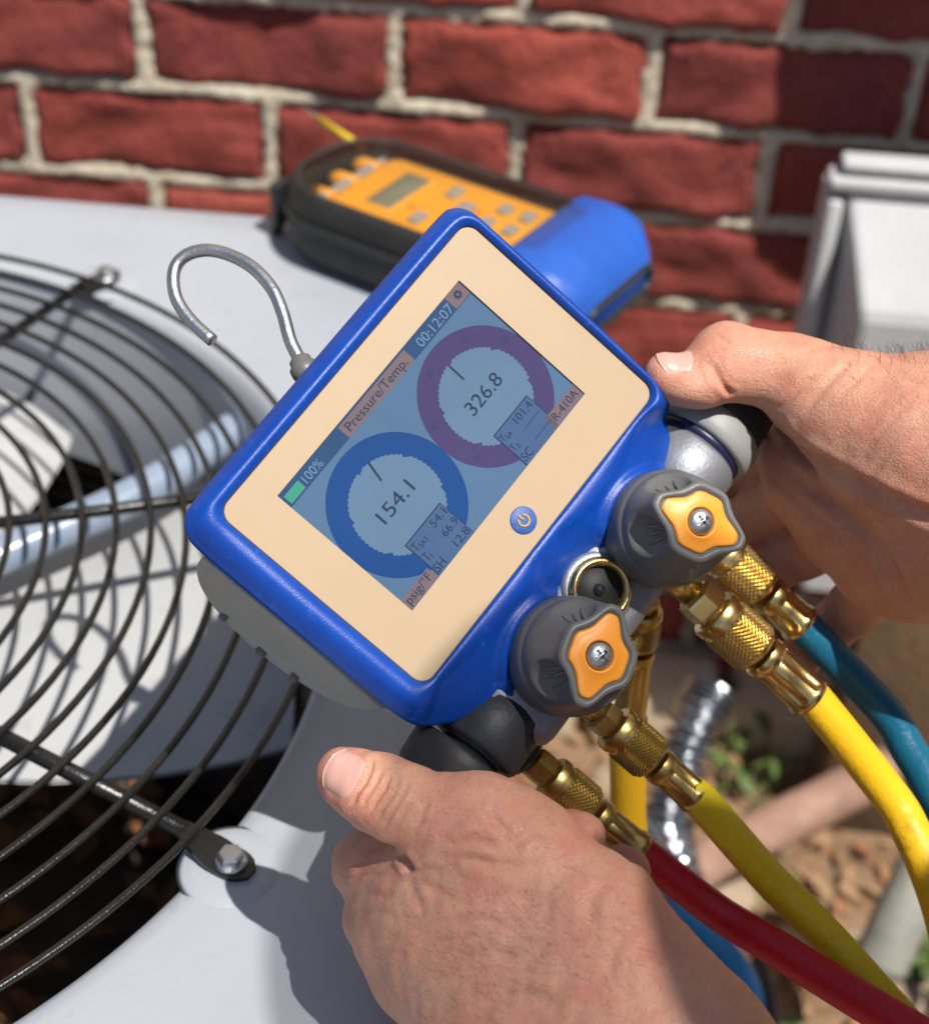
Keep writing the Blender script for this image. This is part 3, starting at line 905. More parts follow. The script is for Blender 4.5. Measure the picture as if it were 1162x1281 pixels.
# ---- lobed knobs
def face_outline(grow=0, n=8):
    q = [(15.7, 0), (15.1, 2.1), (12.2, 4.0), (9.2, 5.6), (7.0, 7.7), (5.1, 10.1), (2.7, 10.9), (0, 10.9)]
    full = q + [(-x, y) for x, y in q[-2::-1]] + [(-x, -y) for x, y in q[1:]] + [(x, -y) for x, y in q[-2:0:-1]]
    p = crv(full, 5, True)
    out = []
    L_ = len(p)
    for i in range(L_):
        a, b = p[i - 1], p[(i + 1) % L_]
        t = (b - a) / np.hypot(*(b - a)); nrm = np.array((t[1], -t[0]))
        out.append(p[i] + nrm * grow)
    return out
fo0 = face_outline(0)
NK = 208
def polar_of(poly):
    pa = np.array(poly); th = np.arctan2(pa[:, 1], pa[:, 0]) % (2 * PI); r = np.hypot(*pa.T)
    i = np.argsort(th); th = th[i]; r = r[i]
    return np.interp(np.arange(NK) * 2 * PI / NK, np.r_[th[-3:] - 2 * PI, th, th[:3] + 2 * PI], np.r_[r[-3:], r, r[:3]])
def make_knob(cx, cy, wtop, rot, mknob, tilt=(0, 0)):
    R0 = 21.0
    pol = polar_of(fo0)
    pol = pol * .955
    rim = pol + 3.3
    c, s = math.cos(rot), math.sin(rot)
    ang = np.arange(NK) * 2 * PI / NK
    # soft version of the rim for the lower part of the flutes
    def mixrow(k, w_, extra=0):
        rr = R0 * (1 - k) + rim * k + extra
        return [D(cx + r * (math.cos(a) * c - math.sin(a) * s), cy + r * (math.cos(a) * s + math.sin(a) * c), w_) for r, a in zip(rr, ang)]
    b = MB(); rows = []
    rows.append(mixrow(0, wtop - 44, -3.5)); rows.append(mixrow(0, wtop - 43, -2)); rows.append(mixrow(0, wtop - 40, -.4)); rows.append(mixrow(0, wtop - 36, .2))
    rows.append(mixrow(0, wtop - 30, .3)); rows.append(mixrow(0, wtop - 24.5, .1)); rows.append(mixrow(.015, wtop - 22.6, -.3)); rows.append(mixrow(.03, wtop - 21.8, -.9))
    def bowl(a, w_):
        """crisp thumb hollow cut into each flute"""
        o = 0
        for f4 in (39, 141, 219, 321):
            da = (a - math.radians(f4) + PI) % (2 * PI) - PI
            d2 = (da * 16 / (7.2 if f4 in (39, 219) else 7.2)) ** 2 + ((w_ - (wtop - 9.6)) / 8.4) ** 2
            if d2 < 1: o = max(o, 3.4 * (1 - d2) ** .62)
        return o
    def kof(t):
        e = t ** 1.15
        return .03 + .97 * (e * e * (3 - 2 * e)) ** .82
    for q in range(1, 27):
        t = q / 27
        wq = wtop - 21.8 + 20.6 * t
        rows.append(mixrow(min(1, kof(t)), wq, -np.array([bowl(a, wq) for a in ang]) - .9 * (1 - t)))
    rows.append(mixrow(1, wtop - .9, -.1)); rows.append(mixrow(1, wtop - .2, -.7)); rows.append(mixrow(1, wtop + .1, -1.6)); rows.append(mixrow(1, wtop - .2, -2.6)); rows.append(mixrow(1, wtop - 1.0, -2.75)); rows.append(mixrow(1, wtop - 1.0, -8))
    b.grid(rows, True, False, True, True, True)
    b.f = [tuple(reversed(f)) for f in b.f]
    kb = b.build('valve_knob', mknob, gauge)
    # grip ribs in the flutes
    for f4 in range(4):
        a0 = math.radians((39, 141, 219, 321)[f4])
        for j in (-1, 0, 1):
            pts = []
            for q in range(7):
                t = q / 6
                a = a0 + j * (.23 - .07 * t)
                i = int(round(a / (2 * PI) * NK)) % NK
                wq = wtop - 14.0 + 8.0 * t
                tt = (wq - (wtop - 21.8)) / 20.6
                rr = R0 * (1 - kof(tt)) + rim[i] * kof(tt) - bowl(a, wq) - .9 * (1 - tt) + .05
                pts.append(D(cx + rr * math.cos(a + rot), cy + rr * math.sin(a + rot), wq))
            MB().tube(pts, [.0002, .0006, .0008, .0009, .0008, .0006, .0002], 8).build('grip_rib', mknob, kb)
    ins = MB()
    def irow(off, w_): return [D(cx + (r + off) * math.cos(a + rot), cy + (r + off) * math.sin(a + rot), w_) for r, a in zip(pol, ang)]
    def crow(r, w_): return [D(cx + r * math.cos(a + rot), cy + r * math.sin(a + rot), w_) for a in ang]
    ins.grid([irow(-.1, wtop - 1.4), irow(-.25, wtop - .35), irow(-.8, wtop - .1), irow(-1.6, wtop), crow(6.4, wtop + .1), crow(5.9, wtop + .55), crow(5.3, wtop + .6), crow(4.95, wtop + .1), crow(4.9, wtop - 2.2)], True, False, True, False, True)
    ins.f = [tuple(reversed(f)) for f in ins.f]
    ins.build('orange_insert', M_orange, kb)
    sw = MB()
    NSW = 48; rows = []
    for r, h in ((4.6, -.8), (4.65, -.2), (4.45, .4), (3.9, 1.0), (3.2, 1.4), (2.5, 1.65), (2.1, 1.75), (1.6, 1.83), (1.1, 1.88), (.6, 1.9), (.15, 1.9)):
        ring = []
        for k in range(NSW):
            a = 2 * PI * k / NSW
            dep = 0
            x, y = r * math.cos(a), r * math.sin(a)
            if min(abs(x), abs(y)) < .42 and r < 2.3: dep = 1.5
            ring.append(D(cx + r * math.cos(a + rot + .5), cy + r * math.sin(a + rot + .5), wtop + h - dep + .2))
        rows.append(ring)
    sw.grid(rows, True, False, True, True, True)
    sw.f = [tuple(reversed(f)) for f in sw.f]
    sw.build('screw', M_steel, kb, sharp=50)
    return kb
k1 = make_knob(32.5, 83.9, 29.5, math.radians(74.5), M_knob)
k2 = make_knob(-26.2, 84, 28.5, math.radians(-18), M_knob)

# ---- side knobs on the ends of the block
def side_knob(x, y, w_, s, parts):
    for nm, m_, prof in parts:
        def fn(r, h, t, nm=nm):
            return r * (1 - (.035 * (1 + math.cos(6 * t)) if nm == 'side_knob' and h > .014 else 0))
        MB().lathe([(r / 1000, h / 1000) for r, h in prof], D(x, y, w_), (s, 0, 0), 72, fn=fn).build(nm, m_, gauge)
side_knob(-74, 82.5, -25, -1, (('side_knob', M_blk, [(14, -1), (19.6, -.4), (20.6, 1.2), (20.3, 5), (19.6, 12), (18.8, 15), (17.6, 26), (16.6, 33), (14.5, 35), (2, 35.5)]),))
side_knob(73, 81, -25, 1, (('knob_gasket', mat('gasket', (.012, .013, .05), .4), [(17, -2), (18.2, -1.4), (18.6, 1), (17, 2)]),
    ('knob_collar', M_knobl, [(16, .8), (19.8, 1), (20.8, 2), (21.2, 5), (21.0, 9), (20.4, 11.5), (19.2, 12.6), (15, 12.8)]),
    ('side_knob', M_blk, [(18, 11), (19.4, 13), (19.8, 17), (19.2, 24), (18, 33), (16.5, 38), (13, 40), (2, 40.5)])))
# ================================================================== HOSES WITH BRASS FITTINGS
def hose_mat(name, c, c2, **k):
    return mat(name, c, .42, col2=c2, nscale=28, ndetail=6, bump=.00035, bscale=420, bump2=.00006, b2scale=1800, spec=.36, dust=tuple(x * .62 for x in c), dscale=48, rvar=.07, **k)
M_hy = hose_mat('hose_yellow', (.74, .43, .010), (.80, .49, .016))
M_hy2 = hose_mat('hose_yellow_shaded', (.62, .46, .006), (.68, .52, .012))  # copy for the hose in shade, its shaded tone put into the colour
M_hr = hose_mat('hose_red', (.40, .003, .014), (.46, .005, .020))
M_hb = hose_mat('hose_teal', (.003, .085, .155), (.004, .115, .205))
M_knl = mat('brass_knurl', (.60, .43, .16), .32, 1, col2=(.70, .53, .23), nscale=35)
M_knl_shade = mat('brass_knurl_shaded', (.42, .31, .115), .36, 1, col2=(.52, .39, .15), nscale=35)  # darker knurl for the shaded fittings, shade put into the colour
def knurl(b, o, ax, r, h0, h1, n=44, rows_=12, depth=.0007):
    """pyramid knurl: each diamond stands proud of the cylinder"""
    a = Vector(ax).normalized(); u = a.orthogonal().normalized(); w_ = a.cross(u)
    o = Vector(o)
    def pt(k, h, rr):
        t = 2 * PI * k / n
        return o + a * h + rr * (math.cos(t) * u + math.sin(t) * w_)
    st = (h1 - h0) / rows_
    vs = []; fs = []
    rr0 = r - depth
    for i in range(rows_):
        for k in range(n):
            for (kk, ii) in ((k, i), (k + .5, i + .5)):
                if ii > rows_ - 1: continue
                h = h0 + (ii + .5) * st
                e = min(ii, rows_ - 1 - ii) / rows_
                q = len(vs)
                vs += [pt(kk - .5, h, rr0), pt(kk, h - st / 2, rr0), pt(kk + .5, h, rr0), pt(kk, h + st / 2, rr0), pt(kk, h, r + depth * .35)]
                fs += [(q, q + 1, q + 4), (q + 1, q + 2, q + 4), (q + 2, q + 3, q + 4), (q + 3, q, q + 4)]
    b.add(vs, fs, False)
    return b
def fit(root, o, ax, st, rk, rf, mb_, boot=False, nh=44, rows_=12):
    """st: stations along the axis (m): hex0, hex1, knurl0, knurl1, ferrule0, ferrule1; o on the axis"""
    h0, h1, k0, k1, f0, f1 = st
    b = MB()
    b.lathe([(rf * .62, h0 - .014), (rf * .62, h0)], o, ax, 24)
    b.lathe([(rf * .60, h1), (rf * .80, h1 + .0003), (rf * .80, h1 + .001), (rf * .66, h1 + .0014), (rf * .66, k0 + .001)], o, ax, 28, caps=False)
    b.build('threaded_stem', mb_, root, world=True)
    MB().lathe([(rf * .80, h0 - .0005), (rf * .98, h0 + .0008), (rf * 1.0, h0 + .002), (rf * 1.0, h1 - .002), (rf * .98, h1 - .0008), (rf * .80, h1 + .0002)], o, ax, 6, up=EN, smooth=False).build('hex_nut', mb_, root, world=True)
    b = MB()
    b.lathe([(rf * .7, k0 - .0012), (rk * .93, k0 - .001), (rk * .98, k0), (rk * .98, k0 + .0026), (rk * .90, k0 + .003), (rk * .90, k0 + .0045), (rk * .93, k0 + .0048), (rk * .93, k1 - .001), (rk * .90, k1), (rf * .95, k1 + .0012), (rf * .7, k1 + .0012)], o, ax, 48)
    nut = b.build('knurled_nut', mb_, root, world=True, sharp=40)
    knurl(MB(), o, ax, rk, k0 + .0048, k1 - .001, nh, rows_).build('knurl', M_knl if mb_ is M_brass else M_knl_shade, nut, world=True)
    b = MB()
    def fn(r, h, t):
        s = math.cos(6 * t)
        inside = f0 + .0055 < h < f1 - .0035
        return r * (1 - (.10 * max(0, s) ** .6 if inside else 0))
    L_ = f1 - f0
    b.lathe([(rf * .7, f0), (rf * 1.02, f0 + .0004), (rf * 1.07, f0 + .0022), (rf * 1.02, f0 + .0045), (rf * .96, f0 + .0054), (rf * .98, f0 + .0058), (rf * .99, f0 + L_ * .5), (rf * 1.01, f1 - .0042), (rf * 1.06, f1 - .003), (rf * 1.10, f1 - .0012), (rf * 1.02, f1), (rf * .8, f1 + .0002)], o, ax, 72, fn=fn)
    b.build('ferrule', mb_, root, world=True, sharp=50)
def hose(name, label, x, w_, st, rk, rf, pts, rad, mhose, mbr, extra=None, nh=44, rows_=12, y0=0):
    o = DW(x, 0, w_)
    root = thing(name, label, 'hose', Matrix.Translation(DW(x, 110, w_)), 'refrigerant hoses screwed to the manifold gauge')
    fit(root, o, EY, [s / 1000 for s in st], rk / 1000, rf / 1000, mbr, nh=nh, rows_=rows_)
    p0 = o + EY * (st[5] / 1000 - .003)
    path = [p0, p0 + EY * .007] + [P(*q) for q in pts]
    path = [Vector(q) for q in crv(path, 10)]
    rr = rad if hasattr(rad, '__len__') else (rad, rad)
    L_ = len(path)
    b = MB().tube(path, [(rr[0] + (rr[1] - rr[0]) * min(1, i / L_ * 1.3)) / 1000 for i in range(L_)], 28)
    b.build('hose_tube', mhose, root, world=True)
    return root
hose('refrigerant_hose', 'bright sunlit yellow hose with the largest brass knurled nut below the upper knob', 28, -22, (113.7, 123.5, 125, 146.8, 149, 175.5), 10.6, 8.3,
     [(1113, 996, .620), (1139, 1040, .616), (1163, 1092, .61), (1185, 1160, .605), (1205, 1260, .60), (1220, 1400, .60)], (7.2, 7.9), M_hy, M_brass, nh=28, rows_=9)
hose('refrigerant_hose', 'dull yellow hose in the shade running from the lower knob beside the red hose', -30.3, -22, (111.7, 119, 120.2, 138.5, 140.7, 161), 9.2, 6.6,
     [(958, 1095, .607), (1001, 1138, .605), (1046, 1185, .603), (1120, 1268, .60), (1230, 1390, .60)], (6.8, 7.1), M_hy2, M_brass_shade, nh=28, rows_=9)
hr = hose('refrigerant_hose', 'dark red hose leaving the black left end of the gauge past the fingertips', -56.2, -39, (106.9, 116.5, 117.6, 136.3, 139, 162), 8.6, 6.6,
     [(893, 1138, .606), (951, 1174, .599), (1012, 1212, .592), (1077, 1252, .585), (1150, 1296, .578), (1250, 1360, .57)], (6.4, 7.3), M_hr, M_brass_shade, nh=26, rows_=8)
MB().lathe([(.0055, 0), (.0078, .0005), (.0085, .0022), (.0085, .0042), (.0075, .006), (.006, .0065)], DW(-56.6, 100.0, -39), EY, 28).build('rubber_washer', M_blk, hr, world=True)
hose('refrigerant_hose', 'dark teal blue hose behind the bright yellow hose under the fingers', 53.6, -39, (113, 117, 118, 140, 143, 162.5), 9.6, 7.7,
     [(1105, 888, .642), (1134, 935, .642), (1156, 971, .642), (1185, 1030, .64), (1215, 1120, .64)], (6.9, 7.4), M_hb, M_brass, nh=26, rows_=8)
# stubs that join the ports to the block
pst = MB()
for x, w_, r in ((28, -22, 5.5), (-30.3, -22, 4.8), (-56.4, -39, 4.6), (53.6, -39, 5.6)):
    pst.build if False else None
    MB().lathe([(r / 1000, .095), (r / 1000, .1135)], DW(x, 0, w_), EY, 20).build('port_stub', M_brass, gauge, world=True)
# centre hose hanging from the rear port
root = thing('refrigerant_hose', 'yellow hose hanging straight down behind the lower knob', 'hose', Matrix.Translation(P(795, 800, .62)), 'refrigerant hoses screwed to the manifold gauge')
ct, cb_ = P(806, 735, .625), P(786, 905, .66)
cax = (cb_ - ct).normalized(); CL = (cb_ - ct).length
fit(root, ct, cax, [.004, .010, .011, .027, .030, CL], .0085, .0066, M_brass_shade, nh=26, rows_=7)
MB().tube([Vector(q) for q in crv([cb_ - cax * .003, cb_ + cax * .01, P(785, 960, .67), P(787, 1040, .685), P(795, 1120, .70), P(808, 1200, .72), P(830, 1300, .75)], 8)], .0076, 24).build('hose_tube', M_hy, root, world=True)
# ================================================================== HANDS (implicit surface -> one smooth mesh)
def cs(u, v, d):
    """camera-space point in metres (x right, y down, z depth)"""
    return np.array(((u - 581) / FPX * d, (v - 640.5) / FPX * d, d))
def smin(a, b, k):
    h = np.maximum(k - np.abs(a - b), 0) / k
    return np.minimum(a, b) - h * h * k * .25
def smax(a, b, k): return -smin(-a, -b, k)
class Field:
    def __init__(s, lo, hi, step):
        s.lo = np.array(lo); s.step = step
        n = np.ceil((np.array(hi) - s.lo) / step).astype(int) + 1
        s.n = n
        ax = [s.lo[i] + step * np.arange(n[i]) for i in range(3)]
        s.X, s.Y, s.Z = [a.astype(np.float32) for a in np.meshgrid(*ax, indexing='ij')]
        s.F = np.full(n, 1.0, np.float32)
    def window(s, pts, pad):
        lo = np.min(pts, 0) - pad; hi = np.max(pts, 0) + pad
        a = np.clip(np.floor((lo - s.lo) / s.step).astype(int), 0, s.n - 1)
        b = np.clip(np.ceil((hi - s.lo) / s.step).astype(int) + 1, 1, s.n)
        return tuple(slice(a[i], max(b[i], a[i] + 1)) for i in range(3))
    def cone(s, sl, a, b, ra, rb, flat=None):
        x, y, z = s.X[sl] - a[0], s.Y[sl] - a[1], s.Z[sl] - a[2]
        d = b - a; L = float(d @ d) + 1e-12
        t = np.clip((x * d[0] + y * d[1] + z * d[2]) / L, 0, 1)
        x = x - t * d[0]; y = y - t * d[1]; z = z - t * d[2]
        if flat is not None:                               # flatten along a direction by a factor
            n, q = flat
            c = x * n[0] + y * n[1] + z * n[2]
            k = (1 / q - 1) * c
            x = x + k * n[0]; y = y + k * n[1]; z = z + k * n[2]
        r = ra + (rb - ra) * t
        return np.sqrt(x * x + y * y + z * z) - r
    def ell(s, sl, c, R, r):
        """R: 3 axis vectors as rows, r radii"""
        p = [s.X[sl] - c[0], s.Y[sl] - c[1], s.Z[sl] - c[2]]
        k0 = 0; k1 = 0
        for i in range(3):
            q = p[0] * R[i][0] + p[1] * R[i][1] + p[2] * R[i][2]
            k0 = k0 + (q / r[i]) ** 2; k1 = k1 + (q / r[i] ** 2) ** 2
        k0 = np.sqrt(k0) + 1e-9; k1 = np.sqrt(k1) + 1e-9
        return k0 * (k0 - 1) / k1
    def chain(s, pts, k, sub=False, flat=None, inner=.004):
        """pts: [(u, v, depth, radius mm)] - one limb, blended into what is there with radius k"""
        c = [cs(*p[:3]) for p in pts]; r = [p[3] / 1000 for p in pts]
        sl = s.window(c, max(r) * (1.6 if flat else 1) + k + .004)
        f = None
        for i in range(len(c) - 1):
            g = s.cone(sl, c[i], c[i + 1], r[i], r[i + 1], flat)
            f = g if f is None else smin(f, g, inner)
        if sub: s.F[sl] = smax(s.F[sl], -f, k)
        else: s.F[sl] = smin(s.F[sl], f, k)
    def blob(s, p, r, k, axes=None, sub=False):
        c = cs(*p)
        R = np.eye(3) if axes is None else np.array(axes, float)
        r = [q / 1000 for q in r]
        sl = s.window([c], max(r) + k + .004)
        g = s.ell(sl, c, R, r)
        if sub: s.F[sl] = smax(s.F[sl], -g, k)
        else: s.F[sl] = smin(s.F[sl], g, k)
    def mesh(s):
        """surface nets"""
        F = s.F; n = s.n
        S = F < 0
        cnt = np.zeros(n - 1, np.int8)
        for i in (0, 1):
            for j in (0, 1):
                for k in (0, 1):
                    cnt += S[i:n[0] - 1 + i, j:n[1] - 1 + j, k:n[2] - 1 + k]
        act = (cnt > 0) & (cnt < 8)
        idx = np.full(n - 1, -1, np.int64)
        A = np.argwhere(act); idx[act] = np.arange(len(A))
        acc = np.zeros((len(A), 3)); num = np.zeros(len(A))
        for ax in range(3):
            for p in (0, 1):
                for q in (0, 1):
                    o0 = np.zeros(3, int); o1_ = np.zeros(3, int)
                    oth = [a for a in range(3) if a != ax]
                    o0[oth[0]] = o1_[oth[0]] = p; o0[oth[1]] = o1_[oth[1]] = q; o1_[ax] = 1
                    a = A + o0; b = A + o1_
                    fa = F[a[:, 0], a[:, 1], a[:, 2]]; fb = F[b[:, 0], b[:, 1], b[:, 2]]
                    m = (fa < 0) != (fb < 0)
                    t = np.where(m, fa / (fa - fb + 1e-12), 0)
                    pt = o0[None] + (o1_ - o0)[None] * t[:, None]
                    acc[m] += pt[m]; num[m] += 1
        V = s.lo + s.step * (A + acc / num[:, None])
        Q = []
        for ax in range(3):
            oth = [a for a in range(3) if a != ax]
            sl0 = [slice(None)] * 3; sl1 = [slice(None)] * 3
            sl0[ax] = slice(0, n[ax] - 1); sl1[ax] = slice(1, n[ax])
            a = S[tuple(sl0)]; b = S[tuple(sl1)]
            E = np.argwhere(a != b)
            ok = (E[:, oth[0]] > 0) & (E[:, oth[1]] > 0) & (E[:, oth[0]] < n[oth[0]] - 1) & (E[:, oth[1]] < n[oth[1]] - 1)
            E = E[ok]
            ins = S[E[:, 0], E[:, 1], E[:, 2]]
            def cell(d0, d1):
                c = E.copy(); c[:, oth[0]] += d0; c[:, oth[1]] += d1
                return idx[c[:, 0], c[:, 1], c[:, 2]]
            q = np.stack([cell(-1, -1), cell(0, -1), cell(0, 0), cell(-1, 0)], 1)
            if ax == 1: ins = ~ins
            q[~ins] = q[~ins][:, ::-1]
            Q.append(q)
        Q = np.concatenate(Q)
        Q = Q[(Q >= 0).all(1)]
        return V, Q
def to_world(V):
    M_ = np.array([[RIGHT[i], DOWN[i], FWD[i]] for i in range(3)])
    return V @ M_.T + np.array(CAM)
def smooth(V, Q, it, lam=.5):
    e = np.concatenate([Q[:, [0, 1]], Q[:, [1, 2]], Q[:, [2, 3]], Q[:, [3, 0]]])
    e = np.concatenate([e, e[:, ::-1]])
    deg = np.bincount(e[:, 0], minlength=len(V)).astype(float)[:, None] + 1e-9
    for k in range(it):
        s = np.stack([np.bincount(e[:, 0], V[e[:, 1], c], len(V)) for c in range(3)], 1) / deg
        V = V + (lam if k % 2 == 0 else -lam * .96) * (s - V)
    return V

# ---------------- LEFT HAND: back of the hand to the camera, thumb across the black side knob
LH = Field(cs(360, 880, .455), cs(1010, 1440, .640) + np.array([.012, .012, 0]), .00085)
# back of the hand: metacarpal rays fanning from the wrist
LH.chain([(800, 1400, .500, 31), (715, 1285, .508, 26), (620, 1165, .519, 20), (530, 1118, .528, 14.5)], .03)
LH.chain([(770, 1420, .508, 31), (650, 1290, .515, 25), (555, 1190, .527, 18), (497, 1168, .537, 13.8)], .022)
LH.chain([(740, 1430, .520, 28), (620, 1300, .530, 22), (552, 1236, .540, 16), (516, 1222, .548, 13)], .018)
LH.chain([(735, 1440, .530, 25), (640, 1320, .545, 19), (575, 1280, .555, 14.5), (548, 1275, .563, 12.5)], .018)
# thumb metacarpal and web
LH.chain([(835, 1300, .495, 26), (745, 1150, .506, 20.5), (665, 1070, .513, 15.8), (612, 1034, .516, 13.0)], .026)
LH.blob((610, 1110, .522), (20, 17, 13), .022)
LH.blob((545, 1098, .526), (11, 8, 8), .012)
# forearm off the lower right of the picture
LH.chain([(820, 1380, .503, 33), (960, 1500, .49, 36)], .03)
# tendons and veins standing under the skin
for q in ([(560, 1145, .5085, 1.3), (615, 1192, .500, 1.3), (690, 1270, .4885, 1.2)], [(525, 1185, .5195, 1.3), (585, 1242, .5085, 1.2), (645, 1300, .499, 1.2)]):
    LH.chain(q, .008)
for q in ([(655, 1120, .5005, 1.1), (700, 1165, .4935, 1.1), (760, 1215, .4845, 1.2), (800, 1270, .479, 1.2)], [(700, 1165, .4935, 1.0), (720, 1235, .4870, 1.1), (735, 1300, .482, 1.1)], [(570, 1165, .506, 1.0), (605, 1225, .499, 1.0), (655, 1262, .4925, 1.0)]):
    LH.chain(q, .005)
# index finger: forward from the knuckle, then away from the camera and round behind the knob
LH.chain([(530, 1118, .528, 14), (482, 1098, .542, 12.3), (458, 1084, .556, 11.4), (456, 1078, .566, 10.8)], .007, inner=.003)
LH.chain([(456, 1078, .566, 10.8), (500, 1050, .592, 9.8), (575, 1030, .604, 9.0), (640, 1022, .608, 8.5)], .002, inner=.003)
# middle, ring and little fingers
LH.chain([(497, 1168, .537, 13.4), (472, 1150, .556, 11.6), (478, 1132, .578, 11)], .005, inner=.003)
LH.chain([(478, 1132, .578, 11), (560, 1085, .602, 10), (660, 1058, .600, 9.4), (716, 1046, .592, 9.0), (730, 1046, .589, 8.3)], .002, inner=.003)
LH.chain([(516, 1222, .548, 12.5), (506, 1206, .568, 11.4), (530, 1180, .588, 11)], .005, inner=.003)
LH.chain([(530, 1180, .588, 11), (640, 1130, .598, 10), (740, 1094, .590, 9), (778, 1087, .584, 8.2), (787, 1089, .582, 7.6)], .002, inner=.003)
LH.chain([(548, 1275, .563, 12), (560, 1250, .582, 11), (640, 1200, .590, 10), (720, 1150, .58, 8.5)], .004, inner=.003)
# thumb: first phalanx blends into its metacarpal, the rest lies free over the index finger
LH.chain([(630, 1045, .515, 14.0), (598, 1033, .514, 14.2), (562, 1026, .515, 13.3)], .012, inner=.002)
LH.blob((592, 1004, .513), (9, 5, 8), .010)
LH.chain([(562, 1026, .515, 13.3), (528, 1015, .5165, 12.9), (500, 1004, .518, 13.1), (478, 994, .520, 12.7), (452, 982, .523, 11.3), (436, 973, .525, 9.6), (430, 969, .5265, 8.8)], .0025, inner=.002)
VL, QL = LH.mesh(); VL = smooth(VL, QL, 6)

# ---------------- RIGHT HAND: palm to the camera, thumb along the top of the right side knob
RH = Field(cs(785, 360, .52), cs(1330, 900, .700) + np.array([.01, .01, 0]), .00095)
# palm: a slab whose left edge is the row of finger pads
RH.chain([(1260, 640, .600, 33), (1130, 605, .613, 24), (1035, 575, .623, 16), (985, 560, .629, 11)], .024)
RH.chain([(1260, 660, .605, 31), (1140, 650, .613, 23), (1050, 628, .621, 16), (1000, 615, .627, 12)], .018)
RH.chain([(1260, 680, .610, 29), (1160, 690, .614, 20), (1090, 678, .619, 15.5), (1047, 672, .6245, 12)], .018)
RH.chain([(1260, 690, .615, 25), (1180, 710, .617, 17), (1130, 722, .620, 14), (1098, 727, .6235, 12)], .016)
RH.blob((1190, 690, .606), (24, 17, 16), .016)
# thumb ball
RH.chain([(1250, 560, .580, 32), (1130, 538, .584, 24), (1068, 512, .588, 18), (1010, 490, .591, 14.5)], .012, inner=.004)
RH.blob((1075, 545, .589), (23, 17, 15), .012, axes=((.9, .43, 0), (-.43, .9, 0), (0, 0, 1)))
# fingers leave the palm edge away from the camera, then turn left-down behind the knob and the fittings
RH.chain([(985, 560, .632, 11), (955, 575, .648, 10.5), (900, 590, .668, 10), (860, 590, .672, 9)], .002, inner=.003)
RH.chain([(1003, 612, .630, 11.5), (962, 634, .648, 11.4), (915, 662, .664, 10.8), (860, 690, .670, 9.5)], .002, inner=.003)
RH.chain([(1050, 672, .629, 11.5), (1004, 688, .646, 11.6), (953, 714, .662, 11.0), (905, 738, .670, 10)], .002, inner=.003)
RH.chain([(1100, 728, .627, 11.5), (1068, 760, .648, 10.9), (1036, 788, .661, 9.8), (1014, 806, .661, 8.9), (1000, 822, .652, 8.3), (999, 826, .648, 7.9)], .002, inner=.003)
# forearm
RH.chain([(1220, 580, .586, 35), (1420, 640, .57, 40)], .03)
# thumb
RH.chain([(1062, 503, .588, 17), (1010, 478, .591, 14.6), (985, 466, .592, 14.0)], .010, inner=.003)
RH.chain([(985, 466, .592, 14.0), (945, 459, .592, 13.6), (912, 456, .591, 13.5), (896, 460, .590, 12.4)], .003, inner=.002)
RH.chain([(896, 462, .590, 12.2), (874, 474, .589, 10.0), (850, 474, .588, 8.7), (836, 470, .587, 7.6), (829, 466, .586, 6.6)], .003, inner=.002)
RH.blob((906, 425, .592), (7, 5, 8), .008)
RH.blob((868, 487, .587), (10, 5, 8), .006)
VR, QR = RH.mesh(); VR = smooth(VR, QR, 6)

def vnorm(V, Q):
    a, b, c, d = V[Q[:, 0]], V[Q[:, 1]], V[Q[:, 2]], V[Q[:, 3]]
    fn = np.cross(c - a, d - b)
    n = np.zeros_like(V)
    for k in range(4):
        for c_ in range(3): n[:, c_] += np.bincount(Q[:, k], fn[:, c_], len(V))
    n /= np.linalg.norm(n, axis=1)[:, None] + 1e-12
    if (n * (V - V.mean(0))).sum() < 0: n = -n
    return n
def folds(V, Q, lst, gain=1):
    """press skin folds into the surface facing the camera: (pixels, width mm, depth mm)"""
    n = vnorm(V, Q)
    uv = np.stack([V[:, 0] / V[:, 2] * FPX + 581, V[:, 1] / V[:, 2] * FPX + 640.5], 1)
    front = (n * V).sum(1) < 0
    out = np.zeros(len(V))
    for pts, wd, dp in lst:
        pl = np.array(crv(pts, 6)); best = np.full(len(V), 1e9); tt = np.zeros(len(V))
        lo, hi = pl.min(0) - 40, pl.max(0) + 40
        sel = np.where(front & (uv > lo).all(1) & (uv < hi).all(1))[0]
        if len(sel) == 0: continue
        u = uv[sel]; bs = np.full(len(sel), 1e9); tb = np.zeros(len(sel))
        for i in range(len(pl) - 1):
            a, b = pl[i], pl[i + 1]; d = b - a
            t = np.clip(((u - a) @ d) / (d @ d + 1e-9), 0, 1)
            e = np.hypot(*(u - a - t[:, None] * d).T)
            m = e < bs
            bs[m] = e[m]; tb[m] = (i + t[m]) / (len(pl) - 1)
        dm = bs * V[sel, 2] / FPX * 1000
        g = np.exp(-(dm / wd) ** 2) - .42 * np.exp(-((dm - 2.1 * wd) / (1.1 * wd)) ** 2)
        out[sel] += g * dp * gain / 1000 * np.clip(np.minimum(tb, 1 - tb) * 6, 0, 1)
    return V - n * out[:, None]
